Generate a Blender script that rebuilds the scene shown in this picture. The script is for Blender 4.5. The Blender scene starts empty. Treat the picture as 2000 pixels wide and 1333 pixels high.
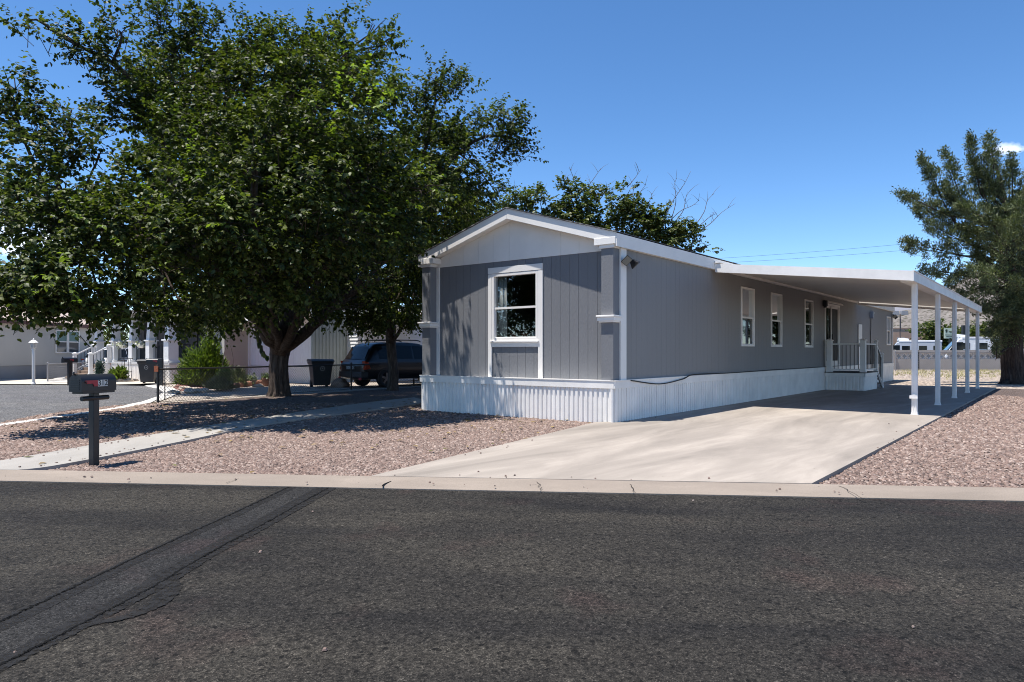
import bpy, bmesh, math, random
import numpy as np
from mathutils import Vector, Matrix
random.seed(7); RNG = np.random.default_rng(11)
R = math.radians
S = bpy.context.scene; COL = S.collection
F = 1372.0; VH = 688.0; ZC = 1.2                     # focal length in photo pixels, horizon row, eye height
def P(u, v, d): return Vector(((u-1000)/F*d, d, ZC-(v-VH)/F*d))
def G(u, v, z=0.0):
    d = (ZC-z)*F/(v-VH); return Vector(((u-1000)/F*d, d, z))
ANG = math.atan2(-0.6185, 0.7858)                    # the plots are turned by this angle
WX = Vector((math.cos(ANG), math.sin(ANG), 0)); WY = Vector((-math.sin(ANG), math.cos(ANG), 0))
HC = Vector((1.73, 12.0, 0))                         # front right corner of the grey home
def H(w, s, z=0.0): return HC + WX*w + WY*s + Vector((0, 0, z))
SUN = Vector((-0.296, -0.085, 1.0)).normalized()

# ---------------------------------------------------------------- materials
MATS = {}
def new_mat(name):
    m = bpy.data.materials.new(name); m.use_nodes = True
    nt = m.node_tree; b = nt.nodes['Principled BSDF']
    return m, nt, b
def N(nt, t, **kw):
    n = nt.nodes.new(t)
    for k, v in kw.items():
        if k in n.inputs.keys() and not hasattr(n, k): n.inputs[k].default_value = v
        else: setattr(n, k, v)
    return n
def coords(nt, scale=(1, 1, 1), kind='Object', rot=(0, 0, 0)):
    t = N(nt, 'ShaderNodeTexCoord'); mp = N(nt, 'ShaderNodeMapping')
    if any(rot): mp.vector_type = 'TEXTURE'; scale = [1/q for q in scale]
    mp.inputs['Scale'].default_value = scale; mp.inputs['Rotation'].default_value = rot
    nt.links.new(t.outputs[kind], mp.inputs['Vector']); return mp.outputs['Vector']
def noise(nt, vec, scale, detail=4, rough=.55, dist=0):
    n = N(nt, 'ShaderNodeTexNoise'); n.inputs['Scale'].default_value = scale; n.inputs['Detail'].default_value = detail
    n.inputs['Roughness'].default_value = rough; n.inputs['Distortion'].default_value = dist
    nt.links.new(vec, n.inputs['Vector']); return n.outputs['Fac']
def ramp(nt, fac, stops):
    r = N(nt, 'ShaderNodeValToRGB'); el = r.color_ramp.elements
    while len(el) < len(stops): el.new(0.5)
    for e, (p, c) in zip(el, stops):
        e.position = p; e.color = (c[0], c[1], c[2], 1) if hasattr(c, '__len__') else (c, c, c, 1)
    nt.links.new(fac, r.inputs['Fac']); return r.outputs['Color']
def mix(nt, fac, a, b, mode='MIX'):
    m = N(nt, 'ShaderNodeMix', data_type='RGBA', blend_type=mode)
    for sock, v in ((m.inputs['Factor'], fac), (m.inputs['A'], a), (m.inputs['B'], b)):
        pass
    def put(s, v):
        if hasattr(v, 'links') or hasattr(v, 'is_linked'): nt.links.new(v, s)
        elif isinstance(v, (int, float)): s.default_value = v
        else: s.default_value = (v[0], v[1], v[2], 1)
    put(m.inputs[0], fac); put(m.inputs[6], a); put(m.inputs[7], b)
    return m.outputs[2]
def math_(nt, op, a, b=0.0, clamp=False):
    m = N(nt, 'ShaderNodeMath', operation=op); m.use_clamp = clamp
    for i, v in ((0, a), (1, b)):
        if isinstance(v, (int, float)): m.inputs[i].default_value = v
        else: nt.links.new(v, m.inputs[i])
    return m.outputs[0]
def bump(nt, b, h, strength=.3, dist=.01):
    n = N(nt, 'ShaderNodeBump'); n.inputs['Strength'].default_value = strength; n.inputs['Distance'].default_value = dist
    nt.links.new(h, n.inputs['Height']); nt.links.new(n.outputs['Normal'], b.inputs['Normal'])
def mat(name, col, rough=.6, var=.12, vscale=1.5, bmp=0, bscale=40, metal=0, stretch=(1, 1, 1), spec=.5, coat=0, emit=None):
    """painted or plain surface: colour with slight wear, fine bump"""
    if name in MATS: return MATS[name]
    m, nt, b = new_mat(name)
    v = coords(nt, stretch)
    n1 = noise(nt, v, vscale, 5, .6)
    c = mix(nt, ramp(nt, n1, [(.3, 0), (.7, 1)]), [x*(1-var) for x in col], [min(1, x*(1+var)) for x in col])
    nt.links.new(c, b.inputs['Base Color'])
    b.inputs['Roughness'].default_value = rough; b.inputs['Metallic'].default_value = metal
    b.inputs['Specular IOR Level'].default_value = spec; b.inputs['Coat Weight'].default_value = coat
    if bmp: bump(nt, b, noise(nt, v, bscale, 4), bmp, .01)
    MATS[name] = m; return m

# ---------------------------------------------------------------- mesh builder
class MB:
    def __init__(s, M=None): s.v = []; s.f = []; s.mi = []; s.M = M; s.cur = 0
    def add(s, vs, fs):
        o = len(s.v); s.v += [tuple(v) for v in vs]; s.f += [tuple(i+o for i in f) for f in fs]; s.mi += [s.cur]*len(fs); return s
    def box(s, a, b):
        x0, y0, z0 = a; x1, y1, z1 = b
        if x0 > x1: x0, x1 = x1, x0
        if y0 > y1: y0, y1 = y1, y0
        if z0 > z1: z0, z1 = z1, z0
        return s.add([(x0,y0,z0),(x1,y0,z0),(x1,y1,z0),(x0,y1,z0),(x0,y0,z1),(x1,y0,z1),(x1,y1,z1),(x0,y1,z1)],
                     [(0,3,2,1),(4,5,6,7),(0,1,5,4),(1,2,6,5),(2,3,7,6),(3,0,4,7)])
    def frustum(s, c, a, b, z0, z1):
        """rectangular block with bottom half-sizes a and top half-sizes b"""
        x, y = c
        return s.add([(x-a[0],y-a[1],z0),(x+a[0],y-a[1],z0),(x+a[0],y+a[1],z0),(x-a[0],y+a[1],z0),
                      (x-b[0],y-b[1],z1),(x+b[0],y-b[1],z1),(x+b[0],y+b[1],z1),(x-b[0],y+b[1],z1)],
                     [(0,3,2,1),(4,5,6,7),(0,1,5,4),(1,2,6,5),(2,3,7,6),(3,0,4,7)])
    def prism(s, poly, vec):
        """closed polygon (3-D points) extruded by a vector"""
        n = len(poly); vec = Vector(vec); p = [Vector(q) for q in poly]
        return s.add(p+[q+vec for q in p], [tuple(range(n))[::-1], tuple(range(n, 2*n))]+[(i,(i+1)%n,(i+1)%n+n,i+n) for i in range(n)])
    def tube(s, pts, radii, n=8, cap=True, rough=0):
        pts = [Vector(p) for p in pts]
        if isinstance(radii, (int, float)): radii = [radii]*len(pts)
        o = len(s.v); ref = None
        for i, p in enumerate(pts):
            t = (pts[min(i+1, len(pts)-1)]-pts[max(i-1, 0)])
            t = t.normalized() if t.length > 1e-9 else Vector((0, 0, 1))
            if ref is None: ref = Vector((1, 0, 0)) if abs(t.x) < .8 else Vector((0, 1, 0))
            a = (ref-t*ref.dot(t)).normalized(); b = t.cross(a); ref = a
            for k in range(n):
                th = 2*math.pi*k/n; r = radii[i]*(1+(random.uniform(-rough, rough) if rough else 0))
                s.v.append(tuple(p+(a*math.cos(th)+b*math.sin(th))*r))
        fs = []
        for i in range(len(pts)-1):
            for k in range(n):
                q = o+i*n; fs.append((q+k, q+(k+1) % n, q+n+(k+1) % n, q+n+k))
        if cap: fs += [tuple(o+k for k in range(n))[::-1], tuple(o+(len(pts)-1)*n+k for k in range(n))]
        s.f += fs; s.mi += [s.cur]*len(fs); return s
    def lathe(s, prof, c=(0, 0, 0), n=20):
        pts = [Vector((c[0], c[1], c[2]+z)) for r, z in prof]
        o = len(s.v)
        for (r, z), p in zip(prof, pts):
            for k in range(n):
                th = 2*math.pi*k/n; s.v.append((p.x+r*math.cos(th), p.y+r*math.sin(th), p.z))
        fs = [(o+i*n+k, o+i*n+(k+1) % n, o+(i+1)*n+(k+1) % n, o+(i+1)*n+k) for i in range(len(prof)-1) for k in range(n)]
        fs += [tuple(o+k for k in range(n))[::-1], tuple(o+(len(prof)-1)*n+k for k in range(n))]
        s.f += fs; s.mi += [s.cur]*len(fs); return s
    def build(s, name, m, parent=None, bevel=0, smooth=False, subsurf=0):
        me = bpy.data.meshes.new(name); me.from_pydata(s.v, [], s.f)
        ms = m if isinstance(m, (list, tuple)) else [m]
        for x in ms: me.materials.append(x)
        if len(ms) > 1: me.polygons.foreach_set('material_index', s.mi)
        bm = bmesh.new(); bm.from_mesh(me); bmesh.ops.recalc_face_normals(bm, faces=bm.faces); bm.to_mesh(me); bm.free()
        if smooth: me.polygons.foreach_set('use_smooth', [True]*len(me.polygons))
        o = bpy.data.objects.new(name, me); COL.objects.link(o)
        if parent is not None: o.parent = parent
        if bevel:
            b = o.modifiers.new('bevel', 'BEVEL'); b.width = bevel; b.segments = 2; b.limit_method = 'ANGLE'
        if subsurf:
            b = o.modifiers.new('sub', 'SUBSURF'); b.levels = subsurf; b.render_levels = subsurf
        return o
def tag(o, label, cat, group=None):
    o['label'] = label; o['category'] = cat
    if group: o['group'] = group
    return o
def thing(name, label, cat, loc=(0, 0, 0), rz=0.0, group=None):
    o = bpy.data.objects.new(name, None); COL.objects.link(o); o.location = loc; o.rotation_euler = (0, 0, rz)
    o.empty_display_size = .2
    return tag(o, label, cat, group)
def structure(o): o['kind'] = 'structure'; return o
def stuff(o): o['kind'] = 'stuff'; return o
def dup(root, loc, rz=None, label=None):
    r = root.copy(); COL.objects.link(r); r.location = loc
    if rz is not None: r.rotation_euler = (0, 0, rz)
    if label: r['label'] = label
    for ch in list(root.children):
        c = ch.copy(); COL.objects.link(c); c.parent = r
        for g in list(ch.children):
            d = g.copy(); COL.objects.link(d); d.parent = c
    return r
def np_mesh(name, verts, faces, m, parent=None, smooth=False):
    """fast mesh from arrays; every face has the same number of corners"""
    me = bpy.data.meshes.new(name); k = faces.shape[1]
    me.vertices.add(len(verts)); me.vertices.foreach_set('co', verts.astype(np.float32).ravel())
    me.loops.add(faces.size); me.loops.foreach_set('vertex_index', faces.astype(np.int32).ravel())
    me.polygons.add(len(faces)); me.polygons.foreach_set('loop_start', np.arange(0, faces.size, k, dtype=np.int32))
    me.update(calc_edges=True); me.validate()
    if smooth: me.polygons.foreach_set('use_smooth', [True]*len(me.polygons))
    me.materials.append(m)
    o = bpy.data.objects.new(name, me); COL.objects.link(o)
    if parent is not None: o.parent = parent
    return o
def in_poly(x, y, poly):
    ins = np.zeros(len(x), bool); n = len(poly)
    for i in range(n):
        x0, y0 = poly[i][:2]; x1, y1 = poly[(i+1) % n][:2]
        c = ((y0 > y) != (y1 > y)) & (x < (x1-x0)*(y-y0)/((y1-y0) if y1 != y0 else 1e-9)+x0)
        ins ^= c
    return ins
def sheet(name, poly, z, m, thick=0):
    mb = MB()
    if thick: mb.prism([(p[0], p[1], z-thick) for p in poly], (0, 0, thick))
    else: mb.add([(p[0], p[1], z) for p in poly], [tuple(range(len(poly)))])
    o = mb.build(name, m)
    if not thick:
        for p in o.data.polygons:
            if p.normal.z < 0: p.flip()
    return structure(o)
def smooth_line(pts, n=6):
    pts = [Vector(p) for p in pts]; out = []
    for i in range(len(pts)-1):
        p0, p1, p2, p3 = pts[max(i-1, 0)], pts[i], pts[i+1], pts[min(i+2, len(pts)-1)]
        for k in range(n):
            t = k/n
            out.append(.5*((2*p1)+(p2-p0)*t+(2*p0-5*p1+4*p2-p3)*t*t+(3*p1-p0-3*p2+p3)*t**3))
    out.append(pts[-1]); return out

# ---------------------------------------------------------------- special materials
def m_asphalt(name, dark, light, fine=1.0):
    m, nt, b = new_mat(name); v = coords(nt)
    vs = coords(nt, (.35, 1.3, 1), rot=(0, 0, R(-5.7)))
    big = noise(nt, vs, .55, 5, .6, .4)
    mid = noise(nt, v, 2.2, 5, .65)
    base = mix(nt, ramp(nt, big, [(.34, 0), (.64, 1)]), dark, light)
    tint = mix(nt, ramp(nt, noise(nt, v, .8, 4, .6), [(.56, 0), (.68, 1)]), (0, 0, 0), (.016, .004, .004))
    base = mix(nt, 1.0, base, tint, 'ADD')
    base = mix(nt, ramp(nt, mid, [(.35, 0), (.65, 1)]), mix(nt, 1.0, base, (.78, .78, .8), 'MULTIPLY'), base)
    vo = N(nt, 'ShaderNodeTexVoronoi'); vo.inputs['Scale'].default_value = 165*fine; nt.links.new(v, vo.inputs['Vector'])
    chip = ramp(nt, vo.outputs['Color'], [(.25, .55), (.6, 1.0), (.78, 1.35), (.9, 2.4)])
    v2 = N(nt, 'ShaderNodeTexVoronoi'); v2.inputs['Scale'].default_value = 52*fine; nt.links.new(v, v2.inputs['Vector'])
    spot = ramp(nt, v2.outputs['Color'], [(.08, .22), (.3, .85), (.78, 1.08), (.93, 1.6)])
    c = mix(nt, 1.0, base, chip, 'MULTIPLY'); c = mix(nt, 1.0, c, spot, 'MULTIPLY')
    pit = ramp(nt, noise(nt, v, 60*fine, 3, .7), [(.38, .35), (.52, 1.0)])
    c = mix(nt, 1.0, c, pit, 'MULTIPLY')
    nt.links.new(c, b.inputs['Base Color']); b.inputs['Roughness'].default_value = .9
    b.inputs['Specular IOR Level'].default_value = .2
    h = math_(nt, 'ADD', vo.outputs['Distance'], noise(nt, v, 60*fine, 3, .7))
    bump(nt, b, h, .6, .01); return m
def m_gravel(name, cols, scale=28, rough=.9):
    m, nt, b = new_mat(name); v = coords(nt)
    vo = N(nt, 'ShaderNodeTexVoronoi'); vo.inputs['Scale'].default_value = scale; nt.links.new(v, vo.inputs['Vector'])
    sep = N(nt, 'ShaderNodeSeparateColor'); nt.links.new(vo.outputs['Color'], sep.inputs[0])
    n = len(cols); c = ramp(nt, sep.outputs[0], [(i/(n-1)*.9+.05, k) for i, k in enumerate(cols)])
    c = mix(nt, ramp(nt, vo.outputs['Distance'], [(.35, 0), (.62, .8)]), c, (.03, .022, .02))
    c = mix(nt, ramp(nt, noise(nt, v, .9, 4), [(.3, .25), (.65, 0)]), c, [x*.6 for x in cols[0]])
    nt.links.new(c, b.inputs['Base Color']); b.inputs['Roughness'].default_value = rough
    inv = math_(nt, 'SUBTRACT', 1.0, vo.outputs['Distance']); bump(nt, b, inv, 1.0, .03); return m
def m_stone(name, cols):
    m, nt, b = new_mat(name); g = N(nt, 'ShaderNodeNewGeometry'); n = len(cols)
    c = ramp(nt, g.outputs['Random Per Island'], [(i/(n-1)*.98+.01, k) for i, k in enumerate(cols)])
    c = mix(nt, ramp(nt, noise(nt, coords(nt), 45, 3), [(.3, .35), (.6, 0)]), c, (.06, .045, .04))
    nt.links.new(c, b.inputs['Base Color']); b.inputs['Roughness'].default_value = .85; return m
def m_concrete(name, col, stain=.35, stretch=(1, .25, 1), rot=0):
    m, nt, b = new_mat(name); v = coords(nt); vs = coords(nt, stretch, rot=(0, 0, rot))
    a = ramp(nt, noise(nt, vs, 1.1, 6, .62, .6), [(.36, 1), (.6, 0)])
    a2 = ramp(nt, noise(nt, vs, 4.5, 5, .6, .3), [(.3, .8), (.62, 0)])
    c = mix(nt, a, col, [x*(1-stain) for x in col]); c = mix(nt, a2, c, [x*(1-stain*.6)*.97 for x in col])
    sp = ramp(nt, noise(nt, v, 120, 3, .7), [(.3, .8), (.55, 1.0), (.75, 1.07)])
    c = mix(nt, 1.0, c, sp, 'MULTIPLY')
    dot = ramp(nt, noise(nt, v, 14, 2, .5), [(.2, .5), (.27, 1)])
    c = mix(nt, 1.0, c, dot, 'MULTIPLY')
    nt.links.new(c, b.inputs['Base Color']); b.inputs['Roughness'].default_value = .85; b.inputs['Specular IOR Level'].default_value = .3
    bump(nt, b, noise(nt, v, 90, 4), .25, .006); return m
def m_leaf(name, cols, trans=.35, rough=.5, spec=.35):
    m, nt, b = new_mat(name); g = N(nt, 'ShaderNodeNewGeometry'); n = len(cols)
    c = ramp(nt, g.outputs['Random Per Island'], [(i/(n-1)*.98+.01, k) for i, k in enumerate(cols)])
    big = ramp(nt, noise(nt, coords(nt), .7, 3), [(.35, .75), (.65, 1.25)])
    c = mix(nt, 1.0, c, big, 'MULTIPLY')
    nt.links.new(c, b.inputs['Base Color']); b.inputs['Roughness'].default_value = rough; b.inputs['Specular IOR Level'].default_value = spec
    t = N(nt, 'ShaderNodeBsdfTranslucent'); tc = mix(nt, 1.0, c, (1.5, 1.7, .6), 'MULTIPLY'); nt.links.new(tc, t.inputs['Color'])
    mx = N(nt, 'ShaderNodeMixShader'); mx.inputs[0].default_value = trans
    nt.links.new(b.outputs[0], mx.inputs[1]); nt.links.new(t.outputs[0], mx.inputs[2])
    nt.links.new(mx.outputs[0], nt.nodes['Material Output'].inputs['Surface']); return m
def m_bark(name, c0, c1):
    m, nt, b = new_mat(name); v = coords(nt, (1, 1, .16))
    n1 = noise(nt, v, 16, 6, .65, .5)
    c = ramp(nt, n1, [(.3, [x*.5 for x in c0]), (.5, c0), (.7, c1)])
    nt.links.new(c, b.inputs['Base Color']); b.inputs['Roughness'].default_value = .95; b.inputs['Specular IOR Level'].default_value = .1
    bump(nt, b, n1, 1.0, .06); return m
def m_glass(name, tint=(.5, .55, .55), refl=1.0):
    m, nt, b = new_mat(name); nt.nodes.remove(b)
    tr = N(nt, 'ShaderNodeBsdfTransparent'); tr.inputs['Color'].default_value = (*tint, 1)
    gl = N(nt, 'ShaderNodeBsdfGlossy'); gl.inputs['Roughness'].default_value = .015; gl.inputs['Color'].default_value = (.9, .93, .95, 1)
    fr = N(nt, 'ShaderNodeFresnel'); fr.inputs['IOR'].default_value = 1.5
    f = math_(nt, 'MULTIPLY', fr.outputs[0], 1.15*refl, True)
    mx = N(nt, 'ShaderNodeMixShader'); nt.links.new(f, mx.inputs[0]); nt.links.new(tr.outputs[0], mx.inputs[1]); nt.links.new(gl.outputs[0], mx.inputs[2])
    nt.links.new(mx.outputs[0], nt.nodes['Material Output'].inputs['Surface']); return m

WHITE = mat('white_paint', (.83, .8, .755), .5, .04, 2, .08, 60)
WHITE2 = mat('white_metal', (.83, .8, .76), .45, .09, 2.2, .03, 30, spec=.5)
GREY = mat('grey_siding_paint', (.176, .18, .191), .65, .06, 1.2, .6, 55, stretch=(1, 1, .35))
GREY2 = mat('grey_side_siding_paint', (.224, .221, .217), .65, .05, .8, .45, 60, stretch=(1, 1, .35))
BLACK = mat('black_paint', (.014, .0155, .02), .38, .2, 3, .05, 40)
BLACKM = mat('black_metal', (.012, .012, .013), .45, .2, 3)
DARKIN = mat('interior_paint', (.12, .1, .085), .8, .1)
RUBBER = mat('rubber', (.015, .015, .016), .8, .2, 8)
BEIGE = mat('beige_siding', (.52, .5, .45), .7, .05, .6, .1, 30)
CREAM = mat('cream_wall', (.47, .45, .4), .7, .06, .6, .1, 30)
GLASS = m_glass('window_glass'); GLASSD = m_glass('dark_glass', (.12, .14, .15))
BARK = m_bark('mulberry_bark', (.085, .066, .055), (.16, .13, .11))
BARK2 = m_bark('juniper_bark', (.06, .045, .038), (.12, .09, .075))
LEAF = m_leaf('mulberry_leaf', [(.017, .029, .009), (.028, .044, .012), (.043, .062, .015), (.062, .082, .018), (.088, .108, .024), (.125, .138, .036)], .32, .5, .28)
SHOOT = m_leaf('young_leaf', [(.09, .14, .02), (.14, .19, .03), (.19, .24, .04)], .4)
LEAF2 = m_leaf('far_mulberry_leaf', [(.045, .064, .016), (.075, .1, .024), (.105, .13, .034), (.15, .16, .055)], .25)
JUN = m_leaf('juniper_leaf', [(.045, .062, .032), (.075, .096, .046), (.11, .132, .06), (.155, .165, .085)], .15, .6, .3)
PINE = m_leaf('yellow_green_leaf', [(.055, .09, .014), (.09, .135, .02), (.14, .18, .03)], .3, .6, .3)
SAGE = m_leaf('sage_leaf', [(.09, .11, .07), (.14, .16, .1), (.2, .2, .13)], .2, .7, .2)
ASPH = m_asphalt('road_asphalt', (.0165, .0155, .0155), (.062, .055, .044))
ASPH2 = m_asphalt('side_street_asphalt', (.17, .17, .175), (.21, .205, .2), .8)
PATCH = m_asphalt('trench_asphalt', (.03, .029, .029), (.046, .044, .041), 1.2)
def m_seal():
    m, nt, b = new_mat('tar'); v = coords(nt); b.inputs['Base Color'].default_value = (.0155, .015, .015, 1); b.inputs['Roughness'].default_value = .8; b.inputs['Specular IOR Level'].default_value = .2
    tr = N(nt, 'ShaderNodeBsdfTransparent'); mx = N(nt, 'ShaderNodeMixShader')
    nt.links.new(ramp(nt, noise(nt, v, 24, 6, .75), [(.36, .95), (.56, .0)]), mx.inputs[0]); nt.links.new(b.outputs[0], mx.inputs[1]); nt.links.new(tr.outputs[0], mx.inputs[2])
    bump(nt, b, noise(nt, v, 60, 4), .4, .01); nt.links.new(mx.outputs[0], nt.nodes['Material Output'].inputs['Surface']); return m
SEAL = m_seal()
CRACK = mat('crack_black', (.006, .006, .006), .95, .1, spec=.1)
PINKS = [(.085, .058, .048), (.23, .152, .122), (.145, .102, .087), (.31, .222, .182), (.195, .128, .104), (.42, .33, .28), (.12, .083, .07)]
GRAV = m_gravel('pink_gravel', PINKS, 42)
STONE = m_stone('pink_stone', PINKS)
REDGR = m_gravel('red_gravel', [(.3, .1, .07), (.38, .15, .11), (.2, .07, .055), (.45, .22, .17)], 22)
CONC = m_concrete('driveway_concrete', (.4, .35, .3), .42, (1.0, .2, 1), ANG)
CONC2 = m_concrete('path_concrete', (.4, .375, .34), .25)
CURBM = m_concrete('curb_concrete', (.3, .25, .205), .3, (.4, 1, 1))
DIRT = m_gravel('dry_dirt', [(.4, .33, .26), (.48, .4, .31), (.36, .29, .22), (.55, .47, .38)], 14)
# ---------------------------------------------------------------- ground, roads, drive
def curb_back(x): return 6.68-.095*x
def curb_front(x): return 6.33-.100*x
structure(MB().add([(-900, -300, -.16), (1500, -300, -.16), (1500, 1500, -.16), (-900, 1500, -.16)], [(0, 1, 2, 3)]).build('ground', DIRT))
sheet('road', [(-60, curb_front(-60)+.02), (60, curb_front(60)+.02), (60, -30), (-60, -30)], -.06, ASPH)
left_edge = [(-8.95, 7.7), (-8.95, 12.3), (-8.98, 15.4), (-9.3, 17.6), (-9.93, 19.6), (-10.9, 22.0), (-12.1, 24.0), (-13.6, 26.0), (-15.5, 26.7), (-19.4, 26.9), (-32, 27.3), (-60, 28)]
sheet('side_street', [(p[0], p[1]) for p in left_edge]+[(-60, 7.5)], -.056, ASPH2)
# curb along the front road and the rounded one along the side street
def ribbon(name, line, w, z0, z1, m, thick=.12):
    mb = MB(); L = [Vector((p[0], p[1], 0)) for p in line]; rows = []
    for i, p in enumerate(L):
        t = (L[min(i+1, len(L)-1)]-L[max(i-1, 0)]).normalized(); n = Vector((-t.y, t.x, 0))
        rows.append((p, n))
    prof = [(0, z0-thick), (0, z0), (.06, z0+.012), (w*.55, (z0+z1)/2+.012), (w-.05, z1+.004), (w, z1-.004), (w, z0-thick)]
    vs = [p+n*a+Vector((0, 0, z)) for p, n in rows for a, z in prof]; k = len(prof)
    fs = [(i*k+j, i*k+j+1, (i+1)*k+j+1, (i+1)*k+j) for i in range(len(L)-1) for j in range(k-1)]
    mb.add(vs, fs); return mb
cb = ribbon('curb', [(x, curb_front(x)+.0) for x in np.linspace(-30, 30, 61)], .38, -.05, -.005, CURBM)
cb.cur = 1
for u0, v0, u1, v1 in ((443, 945, 503, 926), (748, 952, 777, 931), (1056, 960, 1050, 938), (1240, 965, 1228, 940), (1690, 978, 1640, 951), (-300, 935, -260, 915)):
    a, b = G(u0, v0, -.04), G(u1, v1, -.012); pts = []
    w = .006 if u0 != 748 else .016
    for i in range(9):
        q = a.lerp(b, i/8); j = random.uniform(-.02, .02); pts.append((q.x+j, q.y, q.z+.008))
    for i in range(8):
        p, q = pts[i], pts[i+1]; cb.add([(p[0]-w/2, p[1], p[2]), (p[0]+w/2, p[1], p[2]), (q[0]+w/2, q[1], q[2]), (q[0]-w/2, q[1], q[2])], [(0, 1, 2, 3)])
structure(cb.build('curb', [CURBM, CRACK], smooth=False))
structure(ribbon('side_curb', [(x+.0, y) for x, y in left_edge[:8]][::-1], .45, -.05, -.02, CURBM).build('curb', mat('pale_concrete', (.55, .52, .48), .85, .12, 2)))
GZ = -.045
drive = [(-1.37, curb_back(-1.37)), (1.44, 12.05)]+[tuple(H(-.02, s)[:2]) for s in (.3, 10, 18.3)]+[tuple(H(4.24, 18.3)[:2]), (2.74, curb_back(2.74))]
sheet('driveway', drive[::-1], 0.0, CONC, .2)
path_l = smooth_line([(-5.98, curb_back(-5.98), 0), (-5.66, 7.8, 0), (-5.46, 9.0, 0), (-5.3, 9.9, 0), (-4.65, 12.76, 0), (-3.5, 16.6, 0), (-2.6, 18.6, 0)], 4)
path_r = smooth_line([(-5.05, curb_back(-5.05), 0), (-4.85, 7.4, 0), (-4.62, 8.44, 0), (-4.42, 9.6, 0), (-4.05, 11.9, 0), (-2.7, 15.1, 0), (-1.9, 17.0, 0)], 4)
path = [tuple(p[:2]) for p in path_r]+[tuple(p[:2]) for p in path_l[::-1]]
sheet('path', path, 0.0, CONC2, .2)
gravel_left = [(-8.95+.0, curb_back(-8.95)), (1.2, curb_back(1.2)), (2.0, 12.0), tuple(H(-.5, 10)[:2]), tuple(H(-3, 24)[:2]), (-2.0, 27.2), (-9.6, 15.4), (-8.95, 12.3)]
gravel_right = [(2.7, curb_back(2.7)), (40, curb_back(40)), (40, 33), tuple(H(9, 18)[:2]), tuple(H(4.0, 18.6)[:2])]
sheet('gravel_bed', gravel_left, GZ, GRAV); sheet('gravel_bed', gravel_right, GZ, GRAV)
# loose stones lying on both beds, near ones only
def stones():
    base = np.array([(-1,-1,-.6),(1,-1,-.6),(1,1,-.6),(-1,1,-.6),(-.75,-.75,.7),(.75,-.75,.7),(.75,.75,.7),(-.75,.75,.7)])
    quads = np.array([(4,5,6,7),(0,1,5,4),(1,2,6,5),(2,3,7,6),(3,0,4,7)])
    X = []; Y = []; SC = []
    def fill(poly, n, lo, hi, s0, s1, holes, x0, x1):
        x = RNG.uniform(x0, x1, n); y = RNG.uniform(lo, hi, n)
        k = in_poly(x, y, poly)
        for h in holes: k &= ~in_poly(x, y, h)
        d = np.hypot(x, y); k &= (np.abs(x) < .80*y+.4)
        k &= RNG.random(n) < np.clip((9.5/d)**1.6, .12, 1)
        X.append(x[k]); Y.append(y[k]); SC.append((RNG.uniform(s0, s1, k.sum())*np.clip(d[k]/8.5, 1, 1.6)))
    hw, hd = path, drive
    fill(gravel_left, 240000, 6.4, 17, .006, .0155, [hw, hd, [tuple(H(0, 0)[:2]), tuple(H(0, 20)[:2]), tuple(H(-4.62, 20)[:2]), tuple(H(-4.62, 0)[:2])]], -9.2, 2.2)
    fill(gravel_right, 190000, 6.0, 20, .006, .0155, [hd], 2.5, 14)
    x = np.concatenate(X); y = np.concatenate(Y); sc = np.concatenate(SC); n = len(x)
    th = RNG.uniform(0, 2*np.pi, n); c, s_ = np.cos(th), np.sin(th)
    vv = base[None]*(1+RNG.uniform(-.28, .28, (n, 8, 3)))*np.stack([sc*RNG.uniform(.9, 1.5, n), sc*RNG.uniform(.7, 1.1, n), sc*RNG.uniform(.5, .95, n)], 1)[:, None]
    # slight tilt
    tl = RNG.uniform(-.5, .5, (n, 1)); z = vv[..., 2]+vv[..., 0]*tl
    X_ = vv[..., 0]*c[:, None]-vv[..., 1]*s_[:, None]+x[:, None]; Y_ = vv[..., 0]*s_[:, None]+vv[..., 1]*c[:, None]+y[:, None]
    V = np.stack([X_, Y_, z+GZ+(sc*.35)[:, None]], -1).reshape(-1, 3)
    Fa = (quads[None]+(np.arange(n)*8)[:, None, None]).reshape(-1, 4)
    o = stuff(np_mesh('gravel_stones', V, Fa, STONE)); o['label'] = 'loose pink and tan gravel stones spread over the yard'
    return n
NST = stones()
def litter():
    n = 900; x = RNG.uniform(-8.5, 2.0, n); y = RNG.uniform(7.0, 20, n); k = in_poly(x, y, gravel_left) & ~in_poly(x, y, drive)
    k &= RNG.random(n) < np.where(y > 9.5, .8, .18)
    x, y = x[k], y[k]; n = len(x); on = in_poly(x, y, path); V = []; Fc = []
    for i in range(n):
        z = (.004 if on[i] else GZ+.03); a = random.uniform(0, 6.28); l = random.uniform(.03, .07); dx, dy = math.cos(a)*l, math.sin(a)*l; o = len(V)
        V += [(x[i]-dx, y[i]-dy, z), (x[i]-dy*.5, y[i]+dx*.5, z+.012), (x[i]+dx, y[i]+dy, z+.006), (x[i]+dy*.5, y[i]-dx*.5, z+.01)]; Fc.append((o, o+1, o+2, o+3))
    o = stuff(np_mesh('fallen_leaves', np.array(V), np.array(Fc), m_leaf('dry_leaf', [(.2, .14, .07), (.3, .22, .1), (.12, .08, .045), (.16, .17, .06)], .15, .8, .2))); o['label'] = 'dry fallen leaves scattered under the mulberry tree'
litter()
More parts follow.
